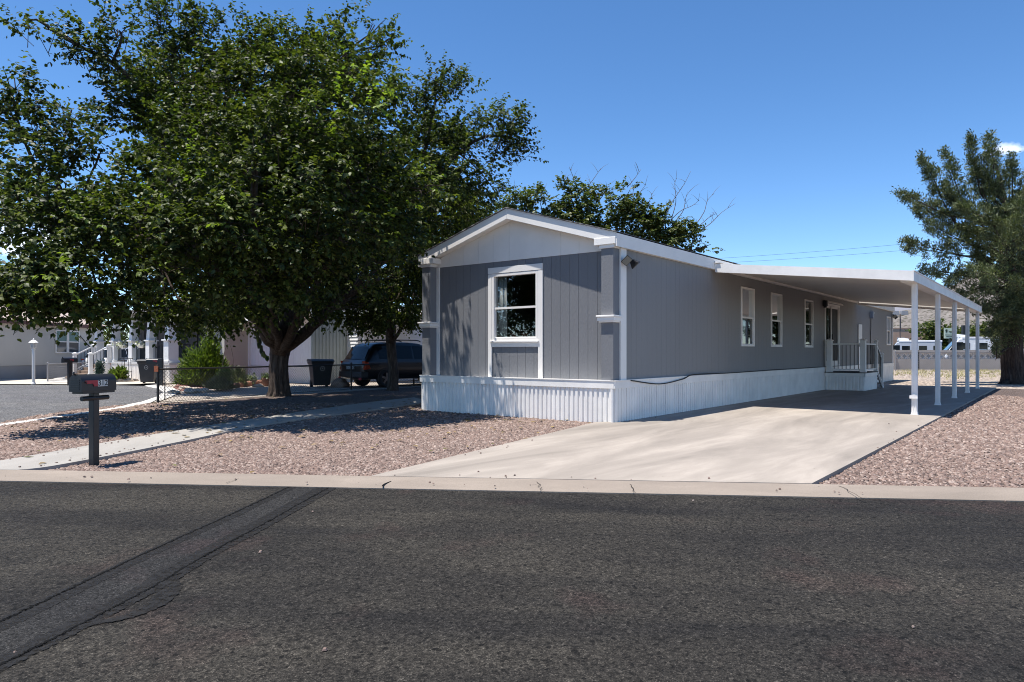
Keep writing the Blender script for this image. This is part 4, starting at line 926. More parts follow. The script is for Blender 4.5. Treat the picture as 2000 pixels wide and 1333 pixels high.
# the door looks to the street; the flag side (local +y) looks to the right of the picture
t, zb, r = mailbox(mloc, math.atan2(-.954, -.3), 'black mailbox with house number 312 and red flag on a black post by the path', .80, bw=.165, bl=.43, bh=.19, pw=.037)
for i, ch in enumerate('312'):
    x = .008-i*.042
    s = MB().box((x-.0195, r+.003, zb+.05), (x+.0195, r+.0055, zb+.12)).build('number_sticker', ST, t)
    text_mesh(ch, .084, 'digit', BLACKM, s, (x, r+.0068, zb+.085), (R(90), 0, R(180)), .0006)
MB().tube([(.17, .02, .745), (-.16, .02, .745)], .026, 12).build('newspaper_tube', BLACKM, t)
t, zb, r = mailbox(P(136, 0, 26.4)*1.0, 0, 'plain black mailbox across the side street, seen above the numbered one', .84, False)
t.location = (P(136, 700, 26.4).x, 26.4, -.04); t.rotation_euler = (0, 0, math.atan2(-.9, -.43))
t, zb, r = mailbox((0, 0, 0), 0, 'black mailbox on a tall dark post beside the wheeled bin and fence corner', .82, False, bl=.5, bw=.17)
t.location = (P(314, 700, 25.6).x, 25.6, -.05); t.rotation_euler = (0, 0, math.atan2(-.25, -.97))
for c in t.children:
    if c.name.startswith('post'): pass
    else: c.location.x = .2
c = [c for c in t.children if c.name.startswith('post')][0]; c.scale = (1.4, 1.4, 1.22)

# ---------------------------------------------------------------- chain link fences
def chain_fence(name, label, a, b, h, posts, m, gap=.075, wire=.0028, post_r=.03, z=-.05, rail_r=.021):
    t = thing(name, label, 'fence', (0, 0, 0)); a = Vector((a[0], a[1], z)); b = Vector((b[0], b[1], z)); L = (b-a).length; d = (b-a)/L; up = Vector((0, 0, 1))
    for s in posts:
        p = a+d*s; MB().tube([p-up*.1, p+up*(h+.03)], post_r, 10).lathe([(post_r*1.2, 0), (post_r*1.15, .03), (.005, .05)], tuple(p+up*(h+.03)), 10).build('post', m, t)
    MB().tube([a+up*h, b+up*h], rail_r, 8).build('top_rail', m, t)
    mb = MB(); h2 = h-.02; n = int((L+h2)/gap)
    side = Vector((-d.y, d.x, 0))*wire
    def strip(p, q, off):
        e = (q-p).normalized(); k = e.cross(Vector((-d.y, d.x, 0))).normalized()*wire; s_ = Vector((-d.y, d.x, 0))*wire; o = Vector((-d.y, d.x, 0))*off
        mb.add([p+k+o, p+s_+o, p-k+o, p-s_+o, q+k+o, q+s_+o, q-k+o, q-s_+o], [(0, 1, 5, 4), (1, 2, 6, 5), (2, 3, 7, 6), (3, 0, 4, 7)])
    for i in range(n):
        s0 = -h2+i*gap; z0 = .02; s1 = s0+h2; z1 = h2
        lo, hi = max(s0, 0), min(s1, L)
        if hi-lo > .02:
            strip(a+d*lo+up*(z0+(lo-s0)), a+d*hi+up*(z0+(hi-s0)), wire)
            strip(a+d*lo+up*(z1-(lo-s0)), a+d*hi+up*(z1-(hi-s0)), -wire)
    mb.tube([a+up*.03, b+up*.03], wire*1.6, 4)
    o = mb.build('wire_mesh', m, t); return t
FENCE_A = (-8.62, 17.1); FENCE_B = tuple(H(-5.1, 24.0)[:2])
fb = Vector(G(713, 760, -.05)); 
f1 = chain_fence('chain_link_fence', 'low black chain link fence running past both mulberry trees', FENCE_A, (fb.x+(fb.x-FENCE_A[0])*.9, fb.y+(fb.y-FENCE_A[1])*.9), .83, (0, 3.5, 6.95, 10.4, 13), mat('black_vinyl', (.02, .02, .021), .5, .1), .09, .0035)
MB().tube([Vector((FENCE_A[0]+.13, FENCE_A[1]+.08, .02)), Vector((FENCE_A[0]+.13, FENCE_A[1]+.08, .76))], .014, 6).build('tension_bar', BLACKM, f1)
MB().tube([(FENCE_A[0], FENCE_A[1], .05), (FENCE_A[0]-.16, FENCE_A[1]-.1, -.05)], .012, 6).build('brace', BLACKM, f1)
o = MB().box((-.05, -.012, .72), (.05, .006, .86)).build('reflector', mat('orange_reflector', (.45, .13, .05), .4, .3, 30), f1); o.location = (FENCE_A[0]-.02, FENCE_A[1]-.04, 0)
chain_fence('chain_link_fence', 'grey galvanised chain link fence beside the neighbours driveway behind the lamp post', (P(93, 0, 29.5).x, 29.5), (P(186, 0, 34).x, 34), .75, (0, 2.2, 4.4, 5.2), mat('galvanised_steel', (.3, .3, .31), .5, .1, metal=.3), .09, .004)
chain_fence('chain_link_fence', 'grey chain link fence in front of the block wall at the back of the lot', (P(1700, 0, 46).x, 46), (P(2060, 0, 49).x, 49), 1.3, (0, 1.9, 5.2, 8.5, 11.5), mat('galvanised_steel', (.3, .3, .31), .5, .1, metal=.3), .16, .0035, .022, -.08, .016)

# ---------------------------------------------------------------- cars
def car(name, label, cat, loc, rz, L, Wd, Ht, paint, style='suv', group=None):
    t = thing(name, label, cat, loc, rz, group); hw = Wd/2     # local +x forward
    b = Ht*.57                                               # belt height
    if style == 'suv':   # x, z bottom, z belt, z roof, half width belt, half width roof
        st = [(-.5, .42, b*.78, None, .86, 0), (-.485, .30, b*.97, None, .95, 0), (-.46, .28, b*1.0, b*1.06, .97, .88), (-.40, .28, b, Ht*.93, .99, .77), (-.36, .28, b, Ht*.985, 1, .76), (-.2, .27, b, Ht, 1, .76), (.0, .27, b*.99, Ht*.995, 1, .76), (.08, .27, b*.985, Ht*.965, 1, .75), (.22, .27, b*.97, b*1.06, .99, .78), (.3, .27, b*.94, None, .98, 0), (.42, .28, b*.88, None, .94, 0), (.47, .3, b*.8, None, .87, 0), (.5, .38, b*.62, None, .74, 0)]
    else:
        st = [(-.5, .42, b*.8, None, .86, 0), (-.485, .28, b*.97, None, .94, 0), (-.46, .25, b*1.0, b*1.08, .96, .86), (-.36, .25, b, Ht*.92, .99, .74), (-.25, .25, b*.99, Ht*.985, 1, .73), (-.1, .25, b*.98, Ht, 1, .73), (.03, .25, b*.97, Ht*.98, 1, .73), (.1, .25, b*.96, Ht*.93, 1, .73), (.25, .25, b*.94, b*1.04, .99, .77), (.33, .25, b*.92, None, .97, 0), (.43, .27, b*.84, None, .93, 0), (.48, .3, b*.74, None, .84, 0), (.5, .38, b*.6, None, .7, 0)]
    rows = []
    for x, zb, zl, zr, wl, wr in st:
        wl *= hw; wr *= hw
        if zr is None: zr = zl+.045; wr = wl*.8
        sec = [(0, zb), (wl*.86, zb), (wl*.97, zb+.1), (wl, zb+(zl-zb)*.55), (wl*.985, zl-.03), (wl*.965, zl), (wl*.965*.65+wr*.35, zl+(zr-zl)*.45), (wr, zr-.05 if zr > zl+.2 else zr-.01), (wr*.88, zr-.012 if zr > zl+.2 else zr), (0, zr+.012)]
        rows.append((x*L, sec))
    mb = MB(); ns = len(rows[0][1]); full = []
    for x, sec in rows: full.append([(x, -y, z) for y, z in sec]+[(x, y, z) for y, z in sec[-2:0:-1]])
    k = len(full[0]); vs = [p for r_ in full for p in r_]
    fs = [(i*k+j, i*k+(j+1) % k, (i+1)*k+(j+1) % k, (i+1)*k+j) for i in range(len(full)-1) for j in range(k)]
    fs += [tuple(range(k))[::-1], tuple((len(full)-1)*k+j for j in range(k))]
    mb.add(vs, fs); mb.build('body', paint, t, smooth=True, subsurf=1)
    def surf(x, f, side):      # point on the glass flank: f 0 = belt, 1 = roof edge
        xs = [q[0] for q in rows]; i = max(0, min(len(xs)-2, int(np.searchsorted(xs, x))-1)); u = (x-xs[i])/(xs[i+1]-xs[i])
        def at(sec):
            a, c = sec[5], sec[7]; return (a[0]+(c[0]-a[0])*f, a[1]+(c[1]-a[1])*f)
        p, q = at(rows[i][1]), at(rows[i+1][1]); return Vector((x, side*(p[0]+(q[0]-p[0])*u+.006), p[1]+(q[1]-p[1])*u))
    cuts = ((-.36, -.24, -.37, -.23), (-.22, -.06, -.22, -.06), (-.045, .12, -.045, .075)) if style == 'suv' else ((-.3, -.17, -.26, -.17), (-.155, -.01, -.155, -.01), (.005, .17, .005, .1))
    for sd in (-1, 1):
        for a0, a1, b0, b1 in cuts:
            mb = MB(); n = 5
            lo = [surf(L*(a0+(a1-a0)*i/n), .14, sd) for i in range(n+1)]; hi = [surf(L*(b0+(b1-b0)*i/n), .86, sd) for i in range(n+1)]
            off = Vector((0, sd*.012, 0)); vs = [q for p in zip(lo, hi) for q in (p[0]+off, p[1]+off)]
            mb.add(vs, [(2*i, 2*i+2, 2*i+3, 2*i+1) for i in range(n)]); mb.build('window', CARGLASS, t)
    def cross(x0, z0, w0, x1, z1, w1, nm, m, off):
        mb = MB(); n = 6; v = []
        for i in range(n+1):
            f = -1+2*i/n; v += [(x0-off*(.6+.4*(1-f*f)), w0*f, z0+.01), (x1-off*(.6+.4*(1-f*f)), w1*f, z1+.01)]
        mb.add(v, [(2*i, 2*i+2, 2*i+3, 2*i+1) for i in range(n)]); return mb.build(nm, m, t)
    r0, r1 = rows[2], rows[3]
    cross(r0[0]+.0, r0[1][7][1]+.03, hw*.76, r1[0]-.03, r1[1][7][1]-.02, hw*.66, 'rear_window', CARGLASS, .05)
    f0, f1 = rows[8], rows[7]
    cross(f0[0]-.01, f0[1][7][1]+.02, hw*.74, f1[0]+.02, f1[1][7][1]-.02, hw*.66, 'windscreen', CARGLASS, -.05)
    wr = Ht*.2
    for sx in (-.3, .31):
        for sd in (-1, 1):
            c = Vector((sx*L, sd*(hw-.1), wr))
            def ring(rad, y0, y1, n=24): return [(c.x+rad*math.cos(a), y, c.z+rad*math.sin(a)) for y in (y0, y1) for a in np.linspace(0, 2*math.pi, n, endpoint=False)]
            mb = MB(); n = 24; y0, y1 = c.y-sd*.12, c.y+sd*.105
            prof = [(wr*.6, y0), (wr*.96, y0), (wr, y0+sd*.02), (wr, y1-sd*.02), (wr*.95, y1), (wr*.66, y1+sd*.004), (wr*.64, y1-sd*.03)]
            vs = [(c.x+q*math.cos(a), y, c.z+q*math.sin(a)) for q, y in prof for a in np.linspace(0, 2*math.pi, n, endpoint=False)]
            mb.add(vs, [(i*n+k2, i*n+(k2+1) % n, (i+1)*n+(k2+1) % n, (i+1)*n+k2) for i in range(len(prof)-1) for k2 in range(n)])
            wh = mb.build('wheel', RUBBER, t, smooth=True)
            mb = MB(); mb.add([(c.x+wr*.63*math.cos(a), y1-sd*.045, c.z+wr*.63*math.sin(a)) for a in np.linspace(0, 2*math.pi, n, endpoint=False)], [tuple(range(n))])
            mb.build('wheel_well', BLACKM, wh)
            mb = MB()
            for q in range(5):
                a = q*2*math.pi/5+.3; e = Vector((math.cos(a), 0, math.sin(a))); s2 = Vector((-math.sin(a), 0, math.cos(a)))
                o = Vector((c.x, y1-sd*.03, c.z)); mb.prism([o+s2*wr*.12, o-s2*wr*.12, o+e*wr*.62-s2*wr*.1, o+e*wr*.62+s2*wr*.1], (0, sd*.02, 0))
            mb.prism([(c.x+wr*.16*math.cos(a), y1-sd*.028, c.z+wr*.16*math.sin(a)) for a in np.linspace(0, 2*math.pi, 12, endpoint=False)], (0, sd*.026, 0))
            mb.build('rim', ALLOY, wh)
            mb = MB(); A = [(c.x+q*math.cos(a), sd*(hw+.004), c.z+q*math.sin(a)) for q in (wr*1.04, wr*1.2) for a in np.linspace(-.35, math.pi+.35, 20)]
            mb.add(A, [(i, i+1, 21+i, 20+i) for i in range(19)]); mb.build('wheel_arch', BLACKM, t)
    for sd in (-1, 1):
        zl = b*.86; y = sd*hw*.9; x0 = -.485*L
        mb = MB(); mb.prism([(x0-.012, sd*hw*.72, zl-.16), (x0-.012, sd*hw*.95, zl-.16), (x0+.2, sd*hw*1.0, zl-.12), (x0+.12, sd*hw*1.0, zl+.1), (x0+.0, sd*hw*.96, zl+.14), (x0-.0, sd*hw*.76, zl+.14)], (-.015, sd*.012, 0)); mb.build('tail_light', TAIL, t)
        mb = MB(); mb.prism([(.475*L, sd*hw*.6, b*.66), (.475*L, sd*hw*.9, b*.68), (.44*L, sd*hw*.95, b*.8), (.455*L, sd*hw*.6, b*.78)], (.02, sd*.01, 0)); mb.build('headlight', mat('lamp_lens', (.55, .55, .5), .15, .05), t)
        mb = MB(); mb.frustum((.13*L, sd*(hw*.97+.1)), (.07, .09), (.06, .08), b*1.02, b*1.02+.14); mb.build('mirror', paint, t, bevel=.02)
        for dx in (-.22, .0, .13) if style == 'suv' else (-.15, .0): MB().box((dx*L-.08, sd*(hw-.005), b*.9), (dx*L+.06, sd*(hw+.02), b*.93)).build('handle', paint, t)
    MB().prism([(-.5*L-.035, -hw*.86, .36), (-.5*L-.035, hw*.86, .36), (-.46*L, hw*.99, .36), (-.46*L, -hw*.99, .36)], (0, 0, .2)).build('bumper', paint if style != 'suv' else mat('bumper_plastic', (.03, .03, .034), .5, .1), t, bevel=.02)
    MB().box((-.5*L-.025, -.26, b*.70), (-.5*L+.02, .26, b*.82)).build('number_plate', mat('plate_metal', (.3, .32, .33), .5, .1), t)
    if style == 'suv':
        for sd in (-1, 1):
            mb = MB(); mb.tube(smooth_line([(-.37*L, sd*hw*.68, Ht-.03), (-.34*L, sd*hw*.68, Ht+.05), (-.1*L, sd*hw*.68, Ht+.06), (.02*L, sd*hw*.68, Ht+.05), (.05*L, sd*hw*.68, Ht-.0)], 4), .018, 8); mb.build('roof_rail', BLACKM, t)
        for dx in (-.26, -.05): MB().box((dx*L-.03, -hw*.7, Ht+.055), (dx*L+.03, hw*.7, Ht+.08)).build('roof_rack', BLACKM, t)
        for sd in (-1, 1): MB().prism([(-.5*L-.036, sd*hw*.7, .28), (-.5*L-.036, sd*hw*.88, .28), (-.5*L-.036, sd*hw*.88, .36), (-.5*L-.036, sd*hw*.7, .36)], (-.01, 0, 0)).build('reflector', REDP, t)
    return t
CARGLASS, ntg, bg_ = new_mat('car_glass'); bg_.inputs['Base Color'].default_value = (.012, .016, .02, 1); bg_.inputs['Roughness'].default_value = .04; bg_.inputs['Specular IOR Level'].default_value = .22
ALLOY = mat('alloy', (.13, .13, .135), .35, .05, 10, metal=.7); TAIL = mat('tail_lens', (.4, .05, .015), .25, .3, 12, coat=.5)
NAVY = mat('dark_navy_paint', (.005, .0055, .008), .35, .1, 2, coat=.35, spec=.4); CARW = mat('white_car_paint', (.75, .75, .75), .3, .03, 2, coat=1)
rw = Vector((-4.42, 24.7, 0)); h = R(42); Lc = 4.6; hd = Vector((math.cos(h), math.sin(h), 0)); rt = Vector((hd.y, -hd.x, 0))
cpos = rw+hd*(.3*Lc)-rt*.86; cpos.z = -.05
car('parked_suv', 'dark navy estate car with roof rails parked behind the second mulberry trunk', 'car', cpos, h, Lc, 1.82, 1.62, NAVY)
car('parked_hatchback', 'white hatchback parked beside the beige house left of the porch stairs', 'car', (P(196, 0, 37).x+.35, 38.4, -.05), R(84), 4.2, 1.78, 1.55, CARW, 'hatch')
car('parked_car', 'white car partly hidden behind the juniper beyond the block wall', 'car', (P(1945, 0, 58).x, 58, .15), R(170), 4.6, 1.8, 1.55, CARW, 'hatch')

# ---------------------------------------------------------------- wheeled bins
BIN = mat('bin_plastic', (.035, .035, .038), .55, .15, 4)
def bin_(loc, rz, label, emb):
    t = thing('wheeled_bin', label, 'bin', loc, rz, 'wheeled bins at the neighbours house')
    mb = MB(); mb.frustum((0, 0), (.25, .28), (.33, .36), .06, .82); mb.frustum((0, 0), (.35, .38), (.37, .4), .80, .90); mb.build('body', BIN, t, bevel=.02)
    mb = MB(); mb.prism([(-.40, -.41, .905), (.42, -.41, .905), (.42, -.41, .93), (.30, -.41, .985), (-.28, -.41, 1.0), (-.40, -.41, .96)], (0, .82, 0)); mb.build('lid', BIN, t, bevel=.015)
    MB().tube([(-.43, -.3, .9), (-.46, -.3, .93), (-.46, .3, .93), (-.43, .3, .9)], .017, 6).build('handle', BIN, t)
    for sy in (-1, 1):
        c = (-.24, sy*.27, .12)
        mb = MB(); mb.tube([(c[0], c[1]-.04, c[2]), (c[0], c[1]+.04, c[2])], .125, 16); mb.build('wheel', RUBBER, t)
    # pale roundel moulded on the front
    mb = MB(); n = 24; zc_ = .66; R0 = .085
    f = lambda rad, a, o: (.3105+(zc_-.66)+.105*0+rad*math.sin(a)*.105+o, rad*math.cos(a), zc_+rad*math.sin(a))
    mb.add([f(q, a, .012) for q in (R0, R0*.78) for a in np.linspace(0, 2*math.pi, n, endpoint=False)], [(i, (i+1) % n, n+(i+1) % n, n+i) for i in range(n)])
    mb.add([f(.04, R(90), .012), f(.03, R(215), .012), f(.012, R(270), .012), f(.03, R(325), .012)], [(0, 1, 2, 3)])
    mb.build('emblem', mat('emblem_paint', (.4, .4, .38), .6, .1), t)
    return t
bin_((P(290, 0, 28).x, 28, -.05), R(-80), 'dark wheeled bin standing in front of the columned porch', 1).scale = (.84, .84, .97)
bin_((P(626, 0, 25.2).x, 25.2, -.05), R(-62), 'black wheeled bin standing between the front mulberry and the dark car', 1)

# ---------------------------------------------------------------- beige house at far left
bh = thing('beige_house', 'beige sided house with dark red eaves at the far left across the side street', 'house', (-23.0, 26, 0), 0)
MB().box((-8, -4, .57), (0, 13.0, 2.62)).build('wall', BEIGE, bh)
MB().box((-8, -4, -.1), (-.03, 12.97, .565)).build('skirting', mat('grey_skirting', (.3, .3, .3), .7, .06, 1), bh)
MB().box((-.02, -4.2, 2.50), (.3, 13.2, 2.66)).box((-8.3, -4.2, 2.5), (-8.0, 13.2, 2.66)).build('fascia', mat('dark_red_trim', (.11, .04, .03), .6, .1), bh)
MB().prism([(.34, -4.3, 2.66), (-4, -4.3, 4.1), (-8.34, -4.3, 2.66)], (0, 17.6, 0)).build('roof', mat('pinkish_shingle', (.42, .34, .29), .9, .1, 4, .3, 30), bh)
for y0 in (9.35, 10.35):
    mb = MB()
    for a in ((y0, y0+.06, 1.14, 2.32), (y0+.88, y0+.94, 1.14, 2.32), (y0+.06, y0+.88, 1.14, 1.2), (y0+.06, y0+.88, 2.26, 2.32), (y0+.06, y0+.88, 1.70, 1.75)): mb.box((.001, a[0], a[2]), (.05, a[1], a[3]))
    w_ = mb.build('window', WHITE, bh)
    MB().add([(.02, y0+.06, 1.2), (.02, y0+.88, 1.2), (.02, y0+.88, 1.7), (.02, y0+.06, 1.7)], [(0, 1, 2, 3)]).build('pane', mat('dark_pane', (.05, .06, .07), .1, .1), w_)
    mb = MB()
    for i in range(10): mb.box((.012, y0+.06, 1.755+i*.051), (.03, y0+.88, 1.755+i*.051+.034))
    mb.box((.005, y0+.06, 1.75), (.011, y0+.88, 2.26)); mb.build('blind', mat('green_blind', (.14, .25, .22), .4, .1, 6), w_)
MB().tube([(.02, 10.9, 2.4), (.04, 12.6, 1.2)], .02, 5).build('cable', BLACKM, bh)
# lamp post
lp = thing('lamp_post', 'short white garden lamp post before the beige house', 'lamp post', (P(65.5, 0, 27.2).x, 27.2, -.05))
MB().tube([(0, 0, 0), (0, 0, 1.32)], .055, 12).lathe([(.08, 0), (.08, .03), (.055, .08)], (0, 0, 0), 12).build('post', WHITE, lp)
MB().lathe([(.05, 1.32), (.075, 1.34), (.05, 1.37), (.06, 1.4), (.1, 1.42)], (0, 0, 0), 12).build('collar', WHITE, lp)
hd_ = MB().lathe([(.17, 1.60), (.165, 1.615), (.09, 1.69), (.03, 1.72), (.025, 1.76), (.005, 1.79)], (0, 0, 0), 8).build('lamp_head', WHITE, lp)
mb = MB()
for i in range(6): a = i*math.pi/3; mb.tube([(.09*math.cos(a), .09*math.sin(a), 1.42), (.13*math.cos(a), .13*math.sin(a), 1.6)], .008, 4)
mb.build('frame', WHITE, hd_)
MB().lathe([(.08, 1.42), (.12, 1.6)], (0, 0, 0), 12).build('glass', mat('lamp_glass', (.5, .5, .5), .2, .05), hd_)

# ---------------------------------------------------------------- white house with columned porch
wh = thing('white_house', 'white neighbouring house with columned porch and stairs behind the front mulberry', 'house', (-14.1, 29, 0), ANG)
DSH = mat('porch_shade_paint', (.05, .05, .053), .8, .15)  # near-black colour standing in for shade under the porch roof
PW = mat('porch_white', (.78, .78, .77), .55, .04)
for i, x in enumerate((0.05, -1.69, -3.33, -5.14, -7.0)):
    k = 1.25 if i == 0 else 1.0
    mb = MB(); mb.box((x-.17*k, -.17*k, .77), (x+.17*k, .17*k, 1.66)).box((x-.22*k, -.22*k, 1.66), (x+.22*k, .22*k, 1.72)).box((x-.2*k, -.2*k, .76), (x+.2*k, .2*k, .86))
    cl = mb.build('column', PW, wh, bevel=.01); MB().frustum((x, 0), (.15*k, .15*k), (.09*k, .09*k), 1.721, 2.85).build('shaft', PW, cl)
MB().box((-7.25, -.24, .68), (.4, 1.69, .76)).build('porch_deck', mat('deck_edge', (.6, .6, .6), .6, .05), wh)
mb = MB(); ribbed(mb, lambda a, n, z: (a, -.2-n, z), -5.2, .36, -.08, .68, .14); ribbed(mb, lambda a, n, z: (.36+n, a, z), -.2, 1.69, -.08, .68, .14); mb.build('skirting', WHITE2, wh)
def bars(par, a, b, z0, z1, n):
    a, b = Vector(a), Vector(b); t = (b-a).normalized(); s = Vector((-t.y, t.x, 0)).normalized()*.02
    for z in (z0, z1-.04):
        q = Vector((0, 0, z)); q2 = Vector((0, 0, z+.04)); mbx = MB(); 
        rr = mbx.add([a+q+s, a+q-s, b+q-s, b+q+s, a+q2+s, a+q2-s, b+q2-s, b+q2+s], [(0, 3, 2, 1), (4, 5, 6, 7), (0, 1, 5, 4), (1, 2, 6, 5), (2, 3, 7, 6), (3, 0, 4, 7)]).build('rail', BLACKM, par)
    mb = MB()
    for i in range(n):
        p = a.lerp(b, (i+.5)/n); mb.tube([p+Vector((0, 0, z0+.04)), p+Vector((0, 0, z1-.04))], .012, 5)
    mb.build('balusters', BLACKM, par)
for x0, x1 in ((-5.14, -3.33), (-3.33, -1.69), (-1.69, .05)): bars(wh, (x0+.18, 0, 0), (x1-.2, 0, 0), .8, 1.52, 11)
bars(wh, (.05, .25, 0), (.05, 1.6, 0), .8, 1.52, 9)
# stairs
for i in range(5): MB().box((-6.85, -.5-i*.24-.02, .0), (-5.3, -.26-i*.24, .62-i*.13)).build('step', mat('worn_wood', (.22, .16, .12), .8, .2, 4), wh)
for x in (-5.2, -6.95):
    mb = MB(); mb.prism([(x-.03, -.25, .70), (x-.03, -1.6, -.02), (x-.03, -1.6, -.08), (x-.03, -.25, -.08)], (.06, 0, 0)); mb.build('stair_panel', PW, wh)
    mb = MB(); newel(mb, x, -1.05, .2, 1.12, .07); mb.build('newel_post', PW, wh)
    mb = MB(); newel(mb, x, -.28, .7, 1.5, .06); mb.build('newel_post', PW, wh)
    for z, zz in ((1.04, 1.42), (.36, .72)):
        MB().prism([(x-.03, -1.0, z), (x+.03, -1.0, z), (x+.03, -.3, zz), (x-.03, -.3, zz)], (0, 0, .06)).build('hand_rail', PW, wh)
    mb = MB()
    for i in range(5):
        f = (i+.5)/5; y = -1.0+.7*f; mb.tube([(x, y, .4+.36*f), (x, y, 1.06+.38*f)], .012, 5)
    mb.build('balusters', BLACKM, wh)
MB().box((-7.6, 1.7, 0), (1.18, 12, 2.9)).build('wall', CREAM, wh)
MB().box((-7.3, 1.64, .77), (-.6, 1.695, 2.84)).build('porch_shade_panel', DSH, wh)  # added dark panel, paints the porch's inner shade over the cream wall
for x in (-6.4, -3.9, -1.4):
    mb = MB().box((x-.5, 1.6, .8 if x == -3.9 else 1.3), (x+.5, 1.638, 2.6)); w_ = mb.build('door' if x == -3.9 else 'window', mat('dark_frame', (.06, .06, .065), .4, .1), wh)
MB().box((-7.9, -.5, 2.85), (.7, 3.2, 3.0)).prism([(-7.9, 2.6, 3.0), (-7.9, 12.4, 3.0), (-7.9, 7.5, 4.1)], (9.2, 0, 0)).build('roof', mat('pale_shingle', (.34, .32, .31), .9, .1, 4), wh)
# bright white addition on the right with corrugated screen
WALL3 = mat('white_wall', (.76, .77, .78), .6, .04, 1)
a0 = 1.19; a1 = 5.6; ay = 2.85
mb = MB(); plank_wall(mb, lambda a, n, z: (a, ay-n, z), a0, a1, .62, 2.75, [(a0+.55, a0+.95, 1.55, 2.5), (a0+1.15, a0+1.55, 1.55, 2.5)], .12, .008, .008); mb.build('wall', WALL3, wh)
mb = MB(); ribbed(mb, lambda a, n, z: (a, ay-.02-n, z), a0-.02, a1, -.08, .6, .14); mb.build('skirting', WHITE2, wh)
MB().box((a0+.3, ay-.05, 1.42), (a1-1.2, ay-.009, 1.5)).build('trim', WALL3, wh)
for x in (a0+.55, a0+1.15): 
    w_ = MB().box((x, ay+.04, 1.55), (x+.4, ay+.06, 2.5)).build('window', mat('dark_pane', (.05, .06, .07), .1, .1), wh)
    MB().box((x+.18, ay+.02, 1.55), (x+.22, ay+.039, 2.5)).build('mullion', PW, w_)
MB().prism([(a0-.2, ay-1.1, 2.45), (a0-.2, ay-.0, 2.75), (a0-.2, ay, 2.8), (a0-.2, ay-1.1, 2.5)], (a1-a0+.3, 0, 0)).build('awning', WHITE2, wh)
MB().box((a0-.02, ay-.07, .0), (a0+.1, ay+.02, 2.72)).build('corner_trim', WALL3, wh)
COR = mat('green_grey_metal', (.36, .40, .39), .5, .06, 2)
mb = MB(); ribbed(mb, lambda a, n, z: (a1+.02+n, a, z), ay, ay+1.75, -.05, 2.7, .17, .03); mb.build('corrugated_panel', COR, wh)
mb = MB()
for i in range(19): z = .0+i*.14; mb.prism([(a1+.1, ay+1.72, z), (a1+.1, ay+1.75, z+.138), (a1+.1, ay+1.8, z+.138), (a1+.1, ay+1.8, z)], (.62, 0, 0))
mb.build('clapboard', WALL3, wh)
mb = MB()
for x in (.16, .58): mb.box((a1+x, ay+1.70, 2.02), (a1+x+.02, ay+1.715, 2.4))
for z in (2.0, 2.2, 2.4): mb.box((a1+.16, ay+1.70, z), (a1+.6, ay+1.715, z+.02))
g_ = mb.build('window', PW, wh); MB().box((a1+.17, ay+1.717, 2.0), (a1+.59, ay+1.719, 2.4)).build('pane', mat('dark_pane', (.05, .06, .07), .1, .1), g_)
MB().box((a0, ay+.12, -.1), (a1-.1, 12, 2.9)).build('wall', WALL3, wh)
mb = MB(); mb.box((a1+.78, ay+1.9, 0), (a1+.86, ay+1.98, 2.6)).box((a1+2.6, ay+1.9, 0), (a1+2.68, ay+1.98, 2.6)); mb.build('post', PW, wh)
MB().box((a1-.1, ay+1.85, 2.6), (a1+2.8, ay+5.5, 2.72)).build('canopy', WHITE2, wh)
# hanging baskets at the porch
for x in (-2.5, -4.3):
    b_ = thing('hanging_basket', 'white hanging flower basket between porch columns, %s of the two' % ('right' if x > -3 else 'left'), 'basket', tuple(wh.matrix_basis @ Vector((0, 0, 0))), 0, 'hanging baskets at the porch')
    o = Vector((-14.1, 29, 0))+WX*x+WY*(-.05); b_.location = (o.x, o.y, 1.42)
    MB().lathe([(.05, -.05), (.15, .0), (.2, .09), (.19, .1), (.04, .08)], (0, 0, 0), 14).build('bowl', PW, b_)
    pn = RNG.normal(size=(170, 3))*np.array([.16, .16, .06])+np.array([0, 0, .12]); V, Fc = leaves(pn, RNG.normal(size=(170, 3)), RNG.normal(size=(170, 3)), RNG.uniform(.05, .11, 170)); np_mesh('foliage', V, Fc, m_leaf('pale_flower', [(.2, .26, .12), (.5, .5, .48), (.7, .7, .68)], .2, .7), b_)
    mb = MB()
    for q in range(3): a = q*2.1; mb.tube([(.18*math.cos(a), .18*math.sin(a), .09), (0, 0, 1.3)], .004, 3)
    mb.build('hanger', BLACKM, b_)
# beige house behind the dark car
b2 = thing('beige_house', 'beige house with tall narrow window behind the dark parked car', 'house', tuple(Vector((-8.6, 37.5, 0))), ANG)
MB().box((-1, 0, 0), (8.5, 7, 2.7)).build('wall', CREAM, b2); MB().box((-1.3, -.4, 2.7), (8.8, 7.4, 2.85)).prism([(-1.3, -.4, 2.85), (-1.3, 7.4, 2.85), (-1.3, 3.5, 3.7)], (10.1, 0, 0)).build('roof', mat('pale_shingle', (.34, .32, .31), .9, .1, 4), b2)
for x in (.6, 3.7, 5.6):
    w_ = MB().box((x, -.05, 1.1), (x+.9, -.001, 2.45)).build('window', PW, b2); MB().box((x+.08, -.06, 1.18), (x+.82, -.051, 2.37)).build('pane', mat('dark_pane', (.05, .06, .07), .1, .1), w_)
